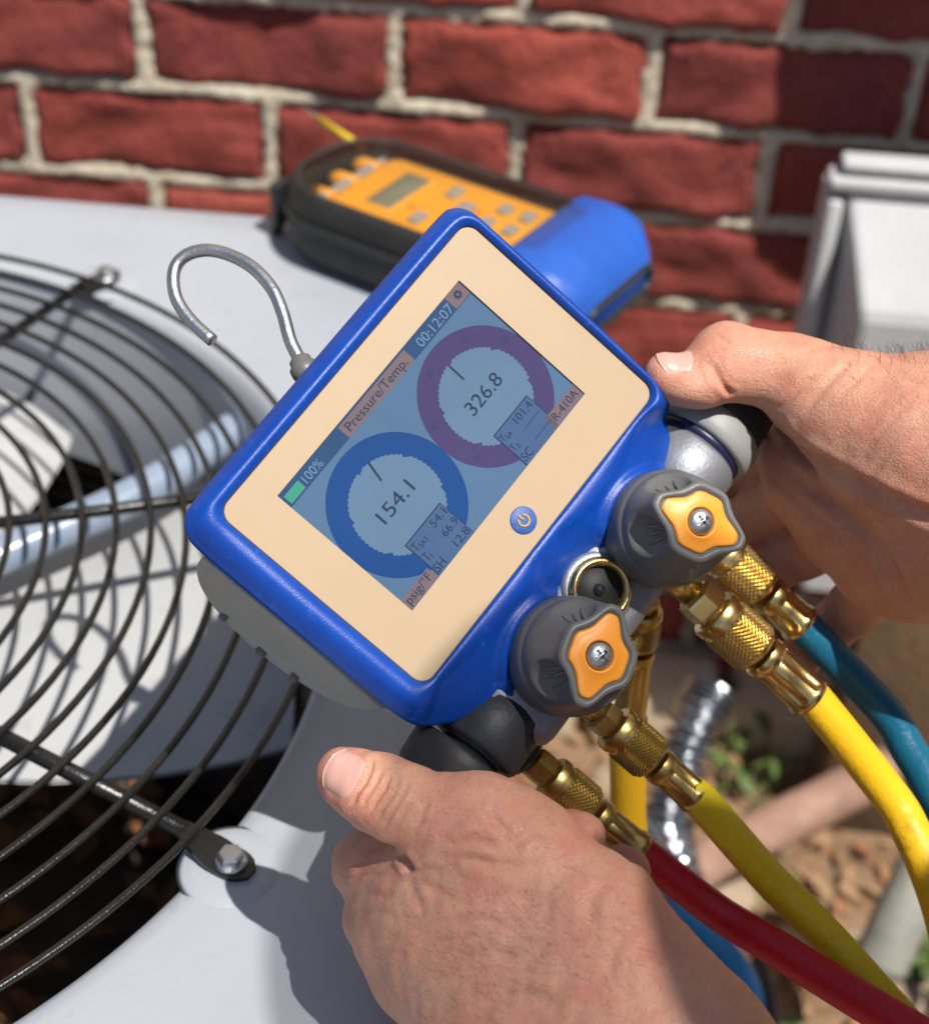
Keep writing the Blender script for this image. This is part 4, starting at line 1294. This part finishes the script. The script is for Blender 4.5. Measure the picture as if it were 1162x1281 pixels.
VL = folds(VL, QL, [
    ([(463, 1016), (472, 1000), (482, 985), (489, 968)], .9, .55), ([(470, 1027), (482, 1008), (494, 990), (500, 968)], .8, .6), ([(478, 1040), (490, 1016), (503, 994), (511, 972)], .9, .5),
    ([(452, 1006), (463, 992), (472, 978), (478, 962)], .8, .4), ([(490, 1046), (502, 1022), (514, 1000)], .8, .35), ([(515, 1050), (527, 1022), (536, 1000)], .9, .3),
    ([(436, 1008), (446, 996), (456, 979), (464, 958), (462, 944)], .8, .45),
    ([(500, 1068), (510, 1080), (515, 1092)], 1.2, 1.5), ([(516, 1092), (540, 1112), (570, 1120)], 1.6, .4), ([(517, 1086), (545, 1090), (575, 1083)], 1.5, .35), ([(512, 1096), (520, 1120), (530, 1145)], 1.4, .4),
    ([(432, 1120), (462, 1118), (490, 1124)], 1.3, .35), ([(440, 1140), (470, 1140), (500, 1150)], 1.3, .3), ([(430, 1085), (455, 1078), (480, 1076)], 1.0, .3), ([(428, 1098), (455, 1094), (484, 1092)], 1.0, .3),
    ([(455, 1200), (480, 1192), (510, 1195)], 1.4, .35), ([(560, 1060), (590, 1052), (625, 1056)], 1.6, .4), ([(545, 1075), (580, 1074), (620, 1085)], 1.6, .35), ([(600, 1130), (640, 1120), (690, 1130)], 2.0, .3),
    ([(640, 1060), (660, 1045), (690, 1040)], 1.5, .4), ([(760, 1100), (740, 1130), (745, 1170)], 2.0, .35), ([(800, 1150), (770, 1180), (760, 1230)], 2.0, .35),
    ([(610, 1010), (622, 1030), (640, 1046)], 1.4, .4), ([(588, 1075), (640, 1085), (690, 1078)], 1.5, .3), ([(560, 1200), (600, 1190), (650, 1200)], 1.6, .3), ([(540, 1160), (590, 1150), (640, 1160)], 1.5, .28), ([(600, 1260), (650, 1245), (700, 1250)], 1.8, .35)], 1.6)
VR = folds(VR, QR, [
    ([(891, 452), (897, 470), (908, 486), (917, 495)], 1.1, 1.3), ([(899, 446), (906, 468), (918, 482)], .9, .5), ([(884, 448), (888, 468), (897, 488)], .9, .35),
    ([(968, 516), (984, 503), (1003, 482), (1020, 470)], 1.1, .9), ([(1003, 520), (1025, 492), (1052, 462), (1070, 450)], 1.2, .55), ([(1045, 500), (1070, 478), (1090, 455)], 1.0, .3),
    ([(896, 418), (908, 428), (925, 432)], .9, .3), ([(900, 410), (915, 418), (932, 420)], .8, .25),
    ([(958, 520), (972, 540), (985, 556), (1014, 574), (1050, 594), (1097, 618), (1160, 645), (1200, 660)], 2.2, 1.9),
    ([(987, 592), (1020, 615), (1055, 642), (1090, 672), (1112, 705), (1125, 740), (1150, 762)], 2.2, 1.5), ([(960, 585), (1000, 625), (1040, 660), (1075, 700), (1100, 745)], 1.6, .6), 
    ([(1085, 600), (1110, 565), (1150, 530)], 1.1, .3), ([(1110, 610), (1140, 580), (1165, 555)], 1.0, .28), ([(1060, 590), (1090, 555), (1120, 520), (1150, 490)], 1.0, .28), ([(1130, 625), (1150, 605), (1162, 590)], .9, .3),
    ([(1040, 560), (1075, 530), (1110, 500)], 1.0, .22), ([(1120, 470), (1150, 480), (1190, 482)], 1.2, .3), ([(1090, 455), (1130, 452), (1180, 458)], 1.4, .35), ([(1000, 440), (1040, 432), (1085, 436)], 1.3, .25)])
# the smallest relief of skin, in the mesh itself
def relief(V, Q, amp, seed):
    n = vnorm(V, Q); r = np.random.default_rng(seed); h = np.zeros(len(V))
    for k in range(24):
        d = r.normal(size=3); d /= np.linalg.norm(d); s = r.choice([260, 420, 700, 1100])
        h += np.sin(V @ d * s + r.uniform(0, 6) + 1.5 * np.sin(V @ r.normal(size=3) * 120)) * {260: 1.2, 420: .8, 700: .5, 1100: .35}[int(s)]
    return V + n * (h / 24 * amp)[:, None]
VL = relief(VL, QL, .0017, 3); VR = relief(VR, QR, .0006, 4)

# ---------------- skin
def skin_mat():
    m = bpy.data.materials.new('skin'); m.use_nodes = True
    t = m.node_tree; N = t.nodes; K = t.links; b = N['Principled BSDF']
    tc = N.new('ShaderNodeTexCoord')
    at = N.new('ShaderNodeAttribute'); at.attribute_name = 'flush'
    def nz(s, d, r=.6, vec=None):
        n = N.new('ShaderNodeTexNoise'); n.inputs['Scale'].default_value = s; n.inputs['Detail'].default_value = d; n.inputs['Roughness'].default_value = r
        K.new(vec or tc.outputs['Object'], n.inputs['Vector']); return n
    def mix(a, b_, f, mode='MIX'):
        x = N.new('ShaderNodeMix'); x.data_type = 'RGBA'; x.blend_type = mode
        for s, k in ((a, 'A'), (b_, 'B')):
            if isinstance(s, tuple): x.inputs[k].default_value = (*s, 1)
            else: K.new(s, x.inputs[k])
        if isinstance(f, float): x.inputs['Factor'].default_value = f
        else: K.new(f, x.inputs['Factor'])
        return x.outputs['Result']
    def rng_(o, a, b_, c=0, d=1):
        r = N.new('ShaderNodeMapRange'); r.inputs[1].default_value = a; r.inputs[2].default_value = b_; r.inputs[3].default_value = c; r.inputs[4].default_value = d
        K.new(o, r.inputs[0]); return r.outputs[0]
    base = mix((.53, .262, .165), (.63, .35, .235), rng_(nz(38, 5).outputs[0], .35, .65))
    base = mix(base, (.54, .19, .13), rng_(nz(75, 6).outputs[0], .45, .68, 0, .72))
    base = mix(base, (.54, .205, .15), at.outputs['Fac'])
    base = mix(base, (.66, .40, .28), rng_(nz(52, 5, .7, None).outputs['Color'], .55, .72, 0, .55))
    po = N.new('ShaderNodeTexVoronoi'); po.inputs['Scale'].default_value = 620; K.new(tc.outputs['Object'], po.inputs['Vector'])
    base = mix(base, (.34, .12, .075), rng_(po.outputs['Distance'], .10, .26, .55, 0))
    fr = nz(420, 2)
    base = mix(base, (.30, .13, .08), rng_(fr.outputs[0], .66, .76, 0, .5))
    K.new(base, b.inputs['Base Color'])
    b.inputs['Roughness'].default_value = .46
    K.new(rng_(nz(160, 3).outputs[0], .3, .7, .46, .60), b.inputs['Roughness'])
    b.inputs['Specular IOR Level'].default_value = .42
    b.inputs['Subsurface Weight'].default_value = .22
    b.inputs['Subsurface Radius'].default_value = (1, .35, .2)
    b.inputs['Subsurface Scale'].default_value = .004
    # skin lines: stretched voronoi cells and fine noise
    mp = N.new('ShaderNodeMapping'); mp.inputs['Rotation'].default_value = (.5, .2, .8); mp.inputs['Scale'].default_value = (1, 2.2, 1.4)
    K.new(tc.outputs['Object'], mp.inputs[0])
    vo = N.new('ShaderNodeTexVoronoi'); vo.feature = 'DISTANCE_TO_EDGE'; vo.inputs['Scale'].default_value = 480
    wp_ = nz(300, 3)
    ad = N.new('ShaderNodeVectorMath'); ad.operation = 'MULTIPLY_ADD'; ad.inputs[1].default_value = (.003,) * 3
    K.new(wp_.outputs['Color'], ad.inputs[0]); K.new(mp.outputs[0], ad.inputs[2]); K.new(ad.outputs[0], vo.inputs['Vector'])
    b1 = N.new('ShaderNodeBump'); b1.inputs['Distance'].default_value = .00035; b1.inputs['Strength'].default_value = .42
    K.new(rng_(vo.outputs['Distance'], 0, .12), b1.inputs['Height'])
    b2 = N.new('ShaderNodeBump'); b2.inputs['Distance'].default_value = .0008; b2.inputs['Strength'].default_value = .45
    K.new(nz(190, 6, .65).outputs[0], b2.inputs['Height']); K.new(b1.outputs[0], b2.inputs['Normal'])
    b3 = N.new('ShaderNodeBump'); b3.inputs['Distance'].default_value = .0025; b3.inputs['Strength'].default_value = .35
    K.new(nz(60, 4, .5).outputs[0], b3.inputs['Height']); K.new(b2.outputs[0], b3.inputs['Normal'])
    K.new(b3.outputs[0], b.inputs['Normal'])
    return m
M_skin = skin_mat()
M_nail = mat('fingernail', (.62, .33, .27), .24, col2=(.66, .37, .31), nscale=60, spec=.5, coat=.25, bump=.00006, bscale=500)
M_lun = mat('nail_base', (.70, .46, .39), .28, coat=.2)
person = thing('person', 'person with two bare hands gripping the black knobs of the blue gauge', 'person', Matrix.Translation(P(900, 1500, .55)))
# rest of the person, outside the picture to the right: forearms, neck and head of the same body
HEAD = np.array((.456, -1.238, .875))
SHL, SHR = np.array((.455, -1.345, .70)), np.array((.60, -.93, .70))
EBL, EBR = np.array((.335, -1.27, .235)), np.array((.56, -.83, .21))
HIP = np.array((.72, -1.22, .20))
wl = to_world(np.array([cs(960, 1500, .49)]))[0]; wr = to_world(np.array([cs(1420, 640, .57)]))[0]
class WF(Field):
    def seg(s, a, b, ra, rb, k, flat=None):
        sl = s.window([a, b], max(ra, rb) * 1.7 + k + .02)
        s.F[sl] = smin(s.F[sl], s.cone(sl, np.array(a), np.array(b), ra, rb, flat), k)
    def egg(s, c, r, k, sub=False, R=None):
        sl = s.window([c], max(r) + k + .02)
        g = s.ell(sl, np.array(c), np.eye(3) if R is None else R, r)
        s.F[sl] = smax(s.F[sl], -g, k) if sub else smin(s.F[sl], g, k)
fd = np.array((-.72, .55, -.42)); fd /= np.linalg.norm(fd)              # where the face looks
sdv = np.cross(fd, (0, 0, 1)); sdv /= np.linalg.norm(sdv); upv = np.cross(sdv, fd)
HR = np.array([fd, sdv, upv])
def hd(a, b, c): return HEAD + a * fd + b * sdv + c * upv
B1 = WF((.10, -1.5, .02), (.80, -.6, 1.08), .008)
B1.seg(wl - (EBL - wl) * .08, EBL, .037, .046, .01); B1.seg(wr - (EBR - wr) * .08, EBR, .041, .046, .01)
B1.seg(EBL, SHL, .046, .055, .03); B1.seg(EBR, SHR, .046, .055, .03)
nk = (SHL + SHR) / 2 + np.array((0, 0, .04))
B1.seg(nk, hd(-.03, 0, -.07), .062, .058, .02)
B1.seg(SHL, SHR, .06, .06, .03)
B1.egg(hd(-.015, 0, .03), (.098, .076, .098), .01, R=HR)
B1.egg(hd(.035, 0, -.055), (.055, .056, .062), .03, R=HR)
B1.egg(hd(.098, 0, -.018), (.018, .013, .026), .012, R=HR)
B1.egg(hd(.082, 0, .025), (.014, .055, .012), .02, R=HR)
for s_ in (-1, 1):
    B1.egg(hd(.086, .032 * s_, .002), (.016, .017, .011), .01, True, R=HR)
    B1.egg(hd(-.01, .079 * s_, -.005), (.018, .008, .031), .008, R=HR)
B1.egg(hd(.092, 0, -.067), (.012, .024, .005), .006, R=HR)
VB, QB = B1.mesh(); VB = smooth(VB, QB, 6)

VLw, VRw = to_world(VL), to_world(VR)
allV = np.concatenate([VLw, VRw, VB])
allQ = np.concatenate([QL, QR + len(VL), QB + len(VL) + len(VR)])
# no winding doubts: turn each island so that its faces look outwards
def fix(V, Q):
    a, b, c, d = V[Q[:, 0]], V[Q[:, 1]], V[Q[:, 2]], V[Q[:, 3]]
    nrm = np.cross(c - a, d - b)
    vol = (nrm * ((a + b + c + d) / 4 - V.mean(0))).sum()
    return Q if vol > 0 else Q[:, ::-1]
allQ = np.concatenate([fix(VLw, QL), fix(VRw, QR) + len(VL), fix(VB, QB) + len(VL) + len(VR)])
pinv = np.array(FR[person.name].inverted())
loc = allV @ pinv[:3, :3].T + pinv[:3, 3]
me = bpy.data.meshes.new('body')
me.vertices.add(len(loc)); me.vertices.foreach_set('co', loc.astype(np.float32).ravel())
me.loops.add(len(allQ) * 4); me.loops.foreach_set('vertex_index', allQ.astype(np.int32).ravel())
me.polygons.add(len(allQ)); me.polygons.foreach_set('loop_start', np.arange(len(allQ), dtype=np.int32) * 4)
me.polygons.foreach_set('use_smooth', np.ones(len(allQ), bool))
me.update(calc_edges=True); me.validate()
# rosier knuckles, finger tips and thumb ball (true colour of the skin)
fl_ = np.zeros(len(allV), np.float32)
for (u, v, d, r, s_) in ((597, 1000, .50, 20, .45), (437, 965, .52, 16, .5), (460, 1100, .54, 22, .35), (480, 1165, .53, 20, .35), (728, 1043, .585, 14, .7), (785, 1088, .58, 13, .7),
                         (905, 440, .58, 18, .4), (838, 468, .585, 14, .5), (1002, 822, .65, 15, .9), (1015, 795, .655, 14, .6), (950, 640, .655, 26, .5), (980, 695, .65, 24, .5), (1060, 770, .65, 20, .5), (1010, 600, .61, 40, .3), (1080, 690, .60, 40, .3), (1150, 450, .575, 35, .35), (740, 1180, .48, 45, .22), (700, 1280, .48, 40, .2)):
    c = np.array(P(u, v, d))
    fl_ = np.maximum(fl_, s_ * np.exp(-((allV - c) ** 2).sum(1) / (r / 1000) ** 2))
at = me.attributes.new('flush', 'FLOAT', 'POINT'); at.data.foreach_set('value', fl_.astype(np.float32))
me.materials.append(M_skin)
body = bpy.data.objects.new('body', me); COL.objects.link(body); body.parent = person; FR[body.name] = FR[person.name]

# nails: curved plates lying on the finger ends
from mathutils.bvhtree import BVHTree
def bvh(V, Q): return BVHTree.FromPolygons([tuple(p) for p in V], [tuple(int(i) for i in q) for q in Q])
bL, bR = bvh(VLw, QL), bvh(VRw, QR)
def nail(bv, tip, base, hw, view, name='fingernail', lift=.0006):
    """tip/base: world points near the surface, hw half width (m), view: direction from which the plate is laid on"""
    tip, base, view = Vector(tip), Vector(base), Vector(view).normalized()
    ax = (tip - base); L_ = ax.length; ax.normalize(); sd_ = ax.cross(view).normalized()
    rows = []
    NU, NV = 17, 21
    hits = {}
    for i in range(NV):
        t = i / (NV - 1)
        row = []
        for j in range(NU):
            s_ = -1 + 2 * j / (NU - 1)
            wd = hw * (1 - .10 * t) 
            edge = abs(s_) ** 2.6
            p = base + ax * (L_ * (t * (1 - .22 * edge) + .16 * edge * (1 - t))) + sd_ * (wd * s_ * math.sqrt(max(0.05, 1 - (1 - min(1, t * 5.5)) ** 2 * .25)))
            h = bv.ray_cast(p + view * .03, -view, .06)
            q = h[0] if h[0] is not None else p
            e = max(abs(s_), 0)
            q = q + view * (lift * (1 - .9 * e ** 6) - (.0007 if (e > .97 or i in (0,)) else 0))
            row.append(q)
        rows.append(row)
    for _ in range(2):                                       # even out bumps of the skin below
        for i in range(1, NV - 1):
            for j in range(1, NU - 1):
                rows[i][j] = rows[i][j] * .4 + (rows[i - 1][j] + rows[i + 1][j] + rows[i][j - 1] + rows[i][j + 1]) * .15
    b = MB().grid([r for r in rows], closed_u=False)
    b.grid([[q - view * .0009 for q in r] for r in rows], closed_u=False)
    n = NU * NV
    bd = [j for j in range(NU)] + [i * NU + NU - 1 for i in range(1, NV)] + [(NV - 1) * NU + j for j in range(NU - 2, -1, -1)] + [i * NU for i in range(NV - 2, 0, -1)]
    b.f += [(bd[k], bd[(k + 1) % len(bd)], n + bd[(k + 1) % len(bd)], n + bd[k]) for k in range(len(bd))]; b.sm += [True] * len(bd)
    o = b.build(name, M_nail, person, world=True)
    return o
vL = (-FWD * .95 + RIGHT * -.20 + DOWN * -.22).normalized()
nail(bL, P(405, 955, .516), P(450, 979, .511), .0084, vL)
vR = (-FWD * .45 + DOWN * -.90 + RIGHT * -.10).normalized()
nail(bR, P(822, 458, .583), P(866, 446, .583), .0068, vR)

# fine hairs on the back of the left hand and along the right wrist
M_hair = mat('arm_hair', (.035, .022, .014), .5)
def hairs(bv, region, n, dirf, ln, view):
    b = MB()
    for k in range(n):
        u, v = region()
        o = P(u, v, .40)
        dr = (P(u, v, .6) - o).normalized()
        h = bv.ray_cast(o, dr, .4)
        if h[0] is None: continue
        p, nr = h[0], h[1]
        if nr.dot(dr) > 0: nr = -nr
        g = dirf(u, v); g = (g - nr * g.dot(nr)).normalized()
        g = (g + Vector([random.gauss(0, .35) for _ in range(3)])).normalized()
        L_ = random.uniform(*ln)
        pts = [p - nr * .0003, p + g * L_ * .35 + nr * L_ * .22, p + g * L_ * .7 + nr * L_ * .32, p + g * L_ + nr * L_ * .34]
        b.tube(pts, [.000035, .00003, .000024, .000008], 3, caps=False)
    return b
hl = hairs(bL, lambda: (random.gauss(650, 85), random.gauss(1190, 65)), 420, lambda u, v: RIGHT * -.4 + DOWN * -.35, (.0025, .006), None)
h2 = hairs(bR, lambda: (random.uniform(1060, 1175), 405 + abs(random.gauss(12, 18)) + (1 if True else 0)), 10, lambda u, v: RIGHT * -.7 + DOWN * -.7, (.004, .008), None)
# along the upper outline of the right wrist: grow from points on top of it
for k in range(190):
    u = random.uniform(1040, 1200); o = P(u, 330, .585 + random.uniform(-.022, .022)); 
    h = bR.ray_cast(o, DOWN, .2)
    if h[0] is None: continue
    p = h[0]; g = (RIGHT * random.uniform(-.9, .3) - DOWN * .9 + FWD * random.gauss(0, .3)).normalized(); L_ = random.uniform(.003, .008)
    s_ = RIGHT * random.gauss(0, .3) * L_
    h2.tube([p + DOWN * .0004, p + g * L_ * .4, p + g * L_ * .75 + s_ * .2, p + g * L_ + s_ * .5], [.00006, .00005, .00004, .000012], 3, caps=False)
hl.add(h2.v, h2.f)
hl.build('body_hair', M_hair, person, world=True, kind='stuff')

# clothes outside the picture
M_shirt = mat('work_shirt', (.035, .055, .10), .85, col2=(.045, .07, .125), nscale=60, bump=.0008, bscale=240)
M_trou = mat('work_trousers', (.05, .05, .055), .9, col2=(.07, .07, .075), nscale=60, bump=.0008, bscale=240)
SH = WF((.10, -1.62, .05), (1.0, -.55, .90), .011)
SH.seg(EBL + (SHL - EBL) * .12, SHL, .068, .082, .03); SH.seg(EBR + (SHR - EBR) * .12, SHR, .068, .082, .03)
SH.seg(SHL * .8 + SHR * .2, SHL * .2 + SHR * .8, .105, .105, .05)
SH.seg((SHL + SHR) / 2 + np.array((.05, 0, -.08)), HIP + np.array((0, 0, -.02)), .155, .165, .06)
VS, QS = SH.mesh(); VS = smooth(VS, QS, 4); QS = fix(VS, QS)
b = MB(); b.add(VS.tolist(), QS.tolist()); b.build('shirt', M_shirt, person, world=True)
TR = WF((.42, -1.55, -.74), (1.05, -.85, .30), .013)
hx = np.array((.05, .13, 0))
for s_ in (-1, 1):
    k_ = HIP + s_ * hx
    TR.seg(k_, k_ + np.array((-.04, .02 * s_, -.45)), .105, .075, .03); TR.seg(k_ + np.array((-.04, .02 * s_, -.45)), k_ + np.array((.02, .03 * s_, -.86)), .075, .06, .02)
TR.seg(HIP - hx, HIP + hx, .15, .15, .04)
VT, QT = TR.mesh(); VT = smooth(VT, QT, 4); QT = fix(VT, QT)
b = MB(); b.add(VT.tolist(), QT.tolist()); b.build('trousers', M_trou, person, world=True)
for s_ in (-1, 1):
    k_ = HIP + s_ * hx + np.array((.0, .03 * s_, 0))
    MB().box((k_[0] - .05, k_[1], GZ + .05), (.29, .105, .10), .035, 4).build('boot', M_blk, person, world=True)
def shade_hat_mat():
    """see-through stuff of the added hat: a little under half of the light passes"""
    m = bpy.data.materials.new('half_clear_shade'); m.use_nodes = True
    t = m.node_tree; N = t.nodes; N.clear()
    out = N.new('ShaderNodeOutputMaterial'); mx = N.new('ShaderNodeMixShader'); mx.inputs[0].default_value = .44
    df = N.new('ShaderNodeBsdfDiffuse'); df.inputs[0].default_value = (.46, .36, .19, 1)
    tr = N.new('ShaderNodeBsdfTransparent')
    t.links.new(df.outputs[0], mx.inputs[1]); t.links.new(tr.outputs[0], mx.inputs[2]); t.links.new(mx.outputs[0], out.inputs[0])
    return m
M_hat = shade_hat_mat()
HC = np.array((.394, -1.224, .925))
CC = np.array((HEAD[0] - .012, HEAD[1] + .004, .925))
hat = MB(); rows = []  # unseen hat, added and sized to half-shade the left hand and lower hoses
HU, HV = np.array((.555, -.832, 0)), np.array((.832, .555, 0))
for ra_, rb_, h_, q_ in ((.146, .112, -.015, 0), (.145, .111, -.012, 0), (.128, .100, .004, .08), (.110, .090, .030, .3), (.090, .076, .062, .55), (.065, .055, .090, .8), (.035, .03, .105, .95), (.002, .002, .110, 1)):
    c_ = HC * (1 - q_) + CC * q_
    rows.append([Vector(c_ + HU * ra_ * math.cos(a) + HV * rb_ * math.sin(a) + np.array((0, 0, h_ + .006 * math.cos(2 * a) * (ra_ > .11)))) for a in [2 * PI * k / 48 for k in range(48)]])
hat.grid(rows, True, False, True, False, True)
hat.build('added_shade_hat', M_hat, person, world=True)
# ================================================================== THINGS ON THE GROUND BEHIND
M_rust = mat('rusty_pipe', (.24, .135, .095), .8, col2=(.36, .22, .165), nscale=30, ndetail=8, bump=.0015, bscale=120)
M_foil = mat('foil_conduit', (.26, .27, .30), .16, 1, col2=(.48, .50, .54), nscale=40, bump=.003, bscale=60)
M_stake = mat('grey_pipe', (.20, .20, .175), .6, col2=(.29, .28, .24), nscale=30)
M_bluec = mat('blue_cable', (.01, .20, .48), .4)
M_redc = mat('red_cable', (.62, .05, .06), .4)
M_blkc = mat('black_cable', (.012, .012, .012), .45)
M_ledge = mat('stone_ledge', (.48, .38, .24), .9, col2=(.60, .50, .34), nscale=22, ndetail=8, bump=.006, bscale=50, bdetail=6)
def G(u, v, h=0):
    return on_plane(u, v, 2, GZ + h)
def cable(name, label, cat, pts, r, m, n=12, group=None):
    b = MB().tube([Vector(q) for q in crv(pts, 8)], r, n)
    return tag(b.build(name, m), label, cat, group)
# corrugated silver conduit bending down from the unit
pts = [P(893, 868, 1.29), P(882, 884, 1.285), P(870, 905, 1.28), P(856, 945, 1.28), P(842, 990, 1.28), P(832, 1030, 1.28), P(838, 1080, 1.30), P(860, 1140, 1.34)]
pth = [Vector(q) for q in crv(pts, 14)]
cable_ = MB().tube(pth, [.0185 + .0050 * math.cos(i * 2 * PI / 5) for i in range(len(pth))], 20)
tag(cable_.build('silver_conduit', M_foil), 'shiny silver corrugated conduit curving down beside the yellow hose', 'conduit')
cable('rusty_pipe', 'brownish pink rusty pipe lying slanted behind the yellow hoses', 'pipe', [P(845, 1105, 1.34), P(900, 1068, 1.36), P(980, 1028, 1.38), P(1065, 985, 1.40), P(1110, 960, 1.41)], .0205, M_rust, 16)
cable('grey_pipe', 'short grey pipe leaning against the base of the wooden post', 'pipe', [P(1098, 1210, 1.30), P(1130, 1140, 1.30), P(1175, 1050, 1.31)], .022, M_stake, 16)
cable('blue_cable', 'bright blue cable looping on the ground under the red hose', 'cable', [P(842, 1130, 1.20), P(880, 1165, 1.18), P(915, 1200, 1.16), P(938, 1245, 1.15), P(955, 1300, 1.14), P(960, 1360, 1.14)], .0095, M_bluec)
cable('black_cable', 'thin black cable running from behind the red hose to the ground', 'cable', [P(800, 1020, 1.25), P(838, 1072, 1.24), P(880, 1118, 1.2), P(925, 1165, 1.16), P(955, 1215, 1.12), P(968, 1290, 1.1)], .0042, M_blkc)
cable('red_cable', 'pinkish red cable passing behind the left wrist', 'cable', [P(800, 1110, 1.1), P(838, 1155, 1.06), P(870, 1205, 1.03), P(900, 1245, 1.0), P(960, 1330, .97)], .0062, M_redc)
# pale stone ledge at the foot of the wall: separate stones
ledge = thing('stone_ledge', 'row of pale yellow stones along the foot of the brick wall', 'stone edging', Matrix.Translation((.2, -.05, GZ)))
for k in range(9):
    b = MB().box((-.5 + k * .142, -.01 + random.uniform(-.006, .006), .03 + random.uniform(-.006, .006)), (.128, .08, .085), .014, 2, rot=Matrix.Rotation(random.uniform(-.06, .06), 3, 'Z'))
    b.build('stone', M_ledge, ledge)
# loose stones
M_rock = mat('loose_stone', (.26, .19, .13), .9, col2=(.38, .29, .20), nscale=18, ndetail=8, bump=.004, bscale=50)
def rock(x, y, s, label):
    b = MB(); rows = []
    ph = [random.uniform(0, 6) for _ in range(4)]
    for i in range(9):
        t = PI * i / 8
        rows.append([(x + s * math.sin(t) * (1 + .18 * math.sin(2 * a + ph[0]) + .1 * math.sin(3 * a + ph[1])) * math.cos(a), y + .8 * s * math.sin(t) * (1 + .15 * math.sin(3 * a + ph[2])) * math.sin(a), GZ + .25 * s + .55 * s * -math.cos(t)) for a in [2 * PI * k / 14 for k in range(14)]])
    b.grid(rows, True, False, True, True, True)
    return tag(b.build('stone', M_rock), label, 'stone')
for (u, v, s, lb) in ((765, 985, .030, 'pale tan stone on the dirt by the red hose fitting'), (905, 1130, .034, 'pinkish stone just above the blue cable'), (1060, 1205, .036, 'tan stone lying between the wooden post and the grey pipe'),
                      (1000, 1190, .028, 'small stone beside the yellow hose in the shade'), (860, 1120, .03, 'stone under the rusty pipe end'), (1130, 1250, .03, 'brown stone at the lower right corner')):
    p = G(u, v); rock(p.x, p.y, s, lb)
def reg(u0, u1, v0, v1):
    def f():
        p = G(random.uniform(u0, u1), random.uniform(v0, v1)); return p.x, p.y
    return f
def anyw():
    return random.uniform(-.02, 1.0), random.uniform(-1.1, -.05)
leaf_stuff('leaf_litter', M_leaft, 1500, anyw, None, ground_z, (.006, .02))
leaf_stuff('leaf_litter', M_leaf, 900, anyw, None, ground_z, (.006, .018))
leaf_stuff('leaf_litter', M_leafg, 60, anyw, None, ground_z, (.012, .03))
def weed(u, v, n, s, label):
    p = G(u, v)
    r = thing('weed', label, 'plant', Matrix.Translation(p), 'weeds growing in the dirt')
    lm = MB()
    pts = [(-1, 0, 0), (-.4, .3, .1), (.3, .28, .1), (1, 0, -.1), (.3, -.28, .1), (-.4, -.3, .1), (0, 0, 0)]
    lm.add([(a * s, b_ * s, c * s) for a, b_, c in pts], [(0, 1, 6), (1, 2, 6), (2, 3, 6), (3, 4, 6), (4, 5, 6), (5, 0, 6)])
    me_ = lm.mesh('leaf', M_leafg)
    st = MB()
    for k in range(n):
        a = random.uniform(0, 6.28); rr = random.uniform(.01, .045); h = random.uniform(.015, .075)
        e = Vector((rr * math.cos(a), rr * math.sin(a), h))
        st.tube([Vector((0, 0, -.01)), e * .5 + Vector((0, 0, .012)), e], .0012, 5)
        place(me_, 'leaf', r, m=Matrix.Translation(e) @ Matrix.Rotation(a, 4, 'Z') @ Matrix.Rotation(random.uniform(-.5, .5), 4, 'Y') @ Matrix.Rotation(random.uniform(-.5, .5), 4, 'X') @ Matrix.Scale(random.uniform(.7, 1.3), 4))
    st.build('stem', M_leafg, r)
for (u, v, n, s, lb) in ((905, 985, 9, .018, 'small green weed right of the silver conduit'), (955, 1000, 7, .016, 'low green weed below the bright yellow hose'), (1140, 1240, 18, .026, 'light green weed at the lower right corner'), (750, 905, 6, .014, 'green weed seen between the lower knob and the red hose fitting'), (930, 930, 12, .02, 'dark weed in shade behind the bright yellow hose')):
    weed(u, v, n, s, lb)
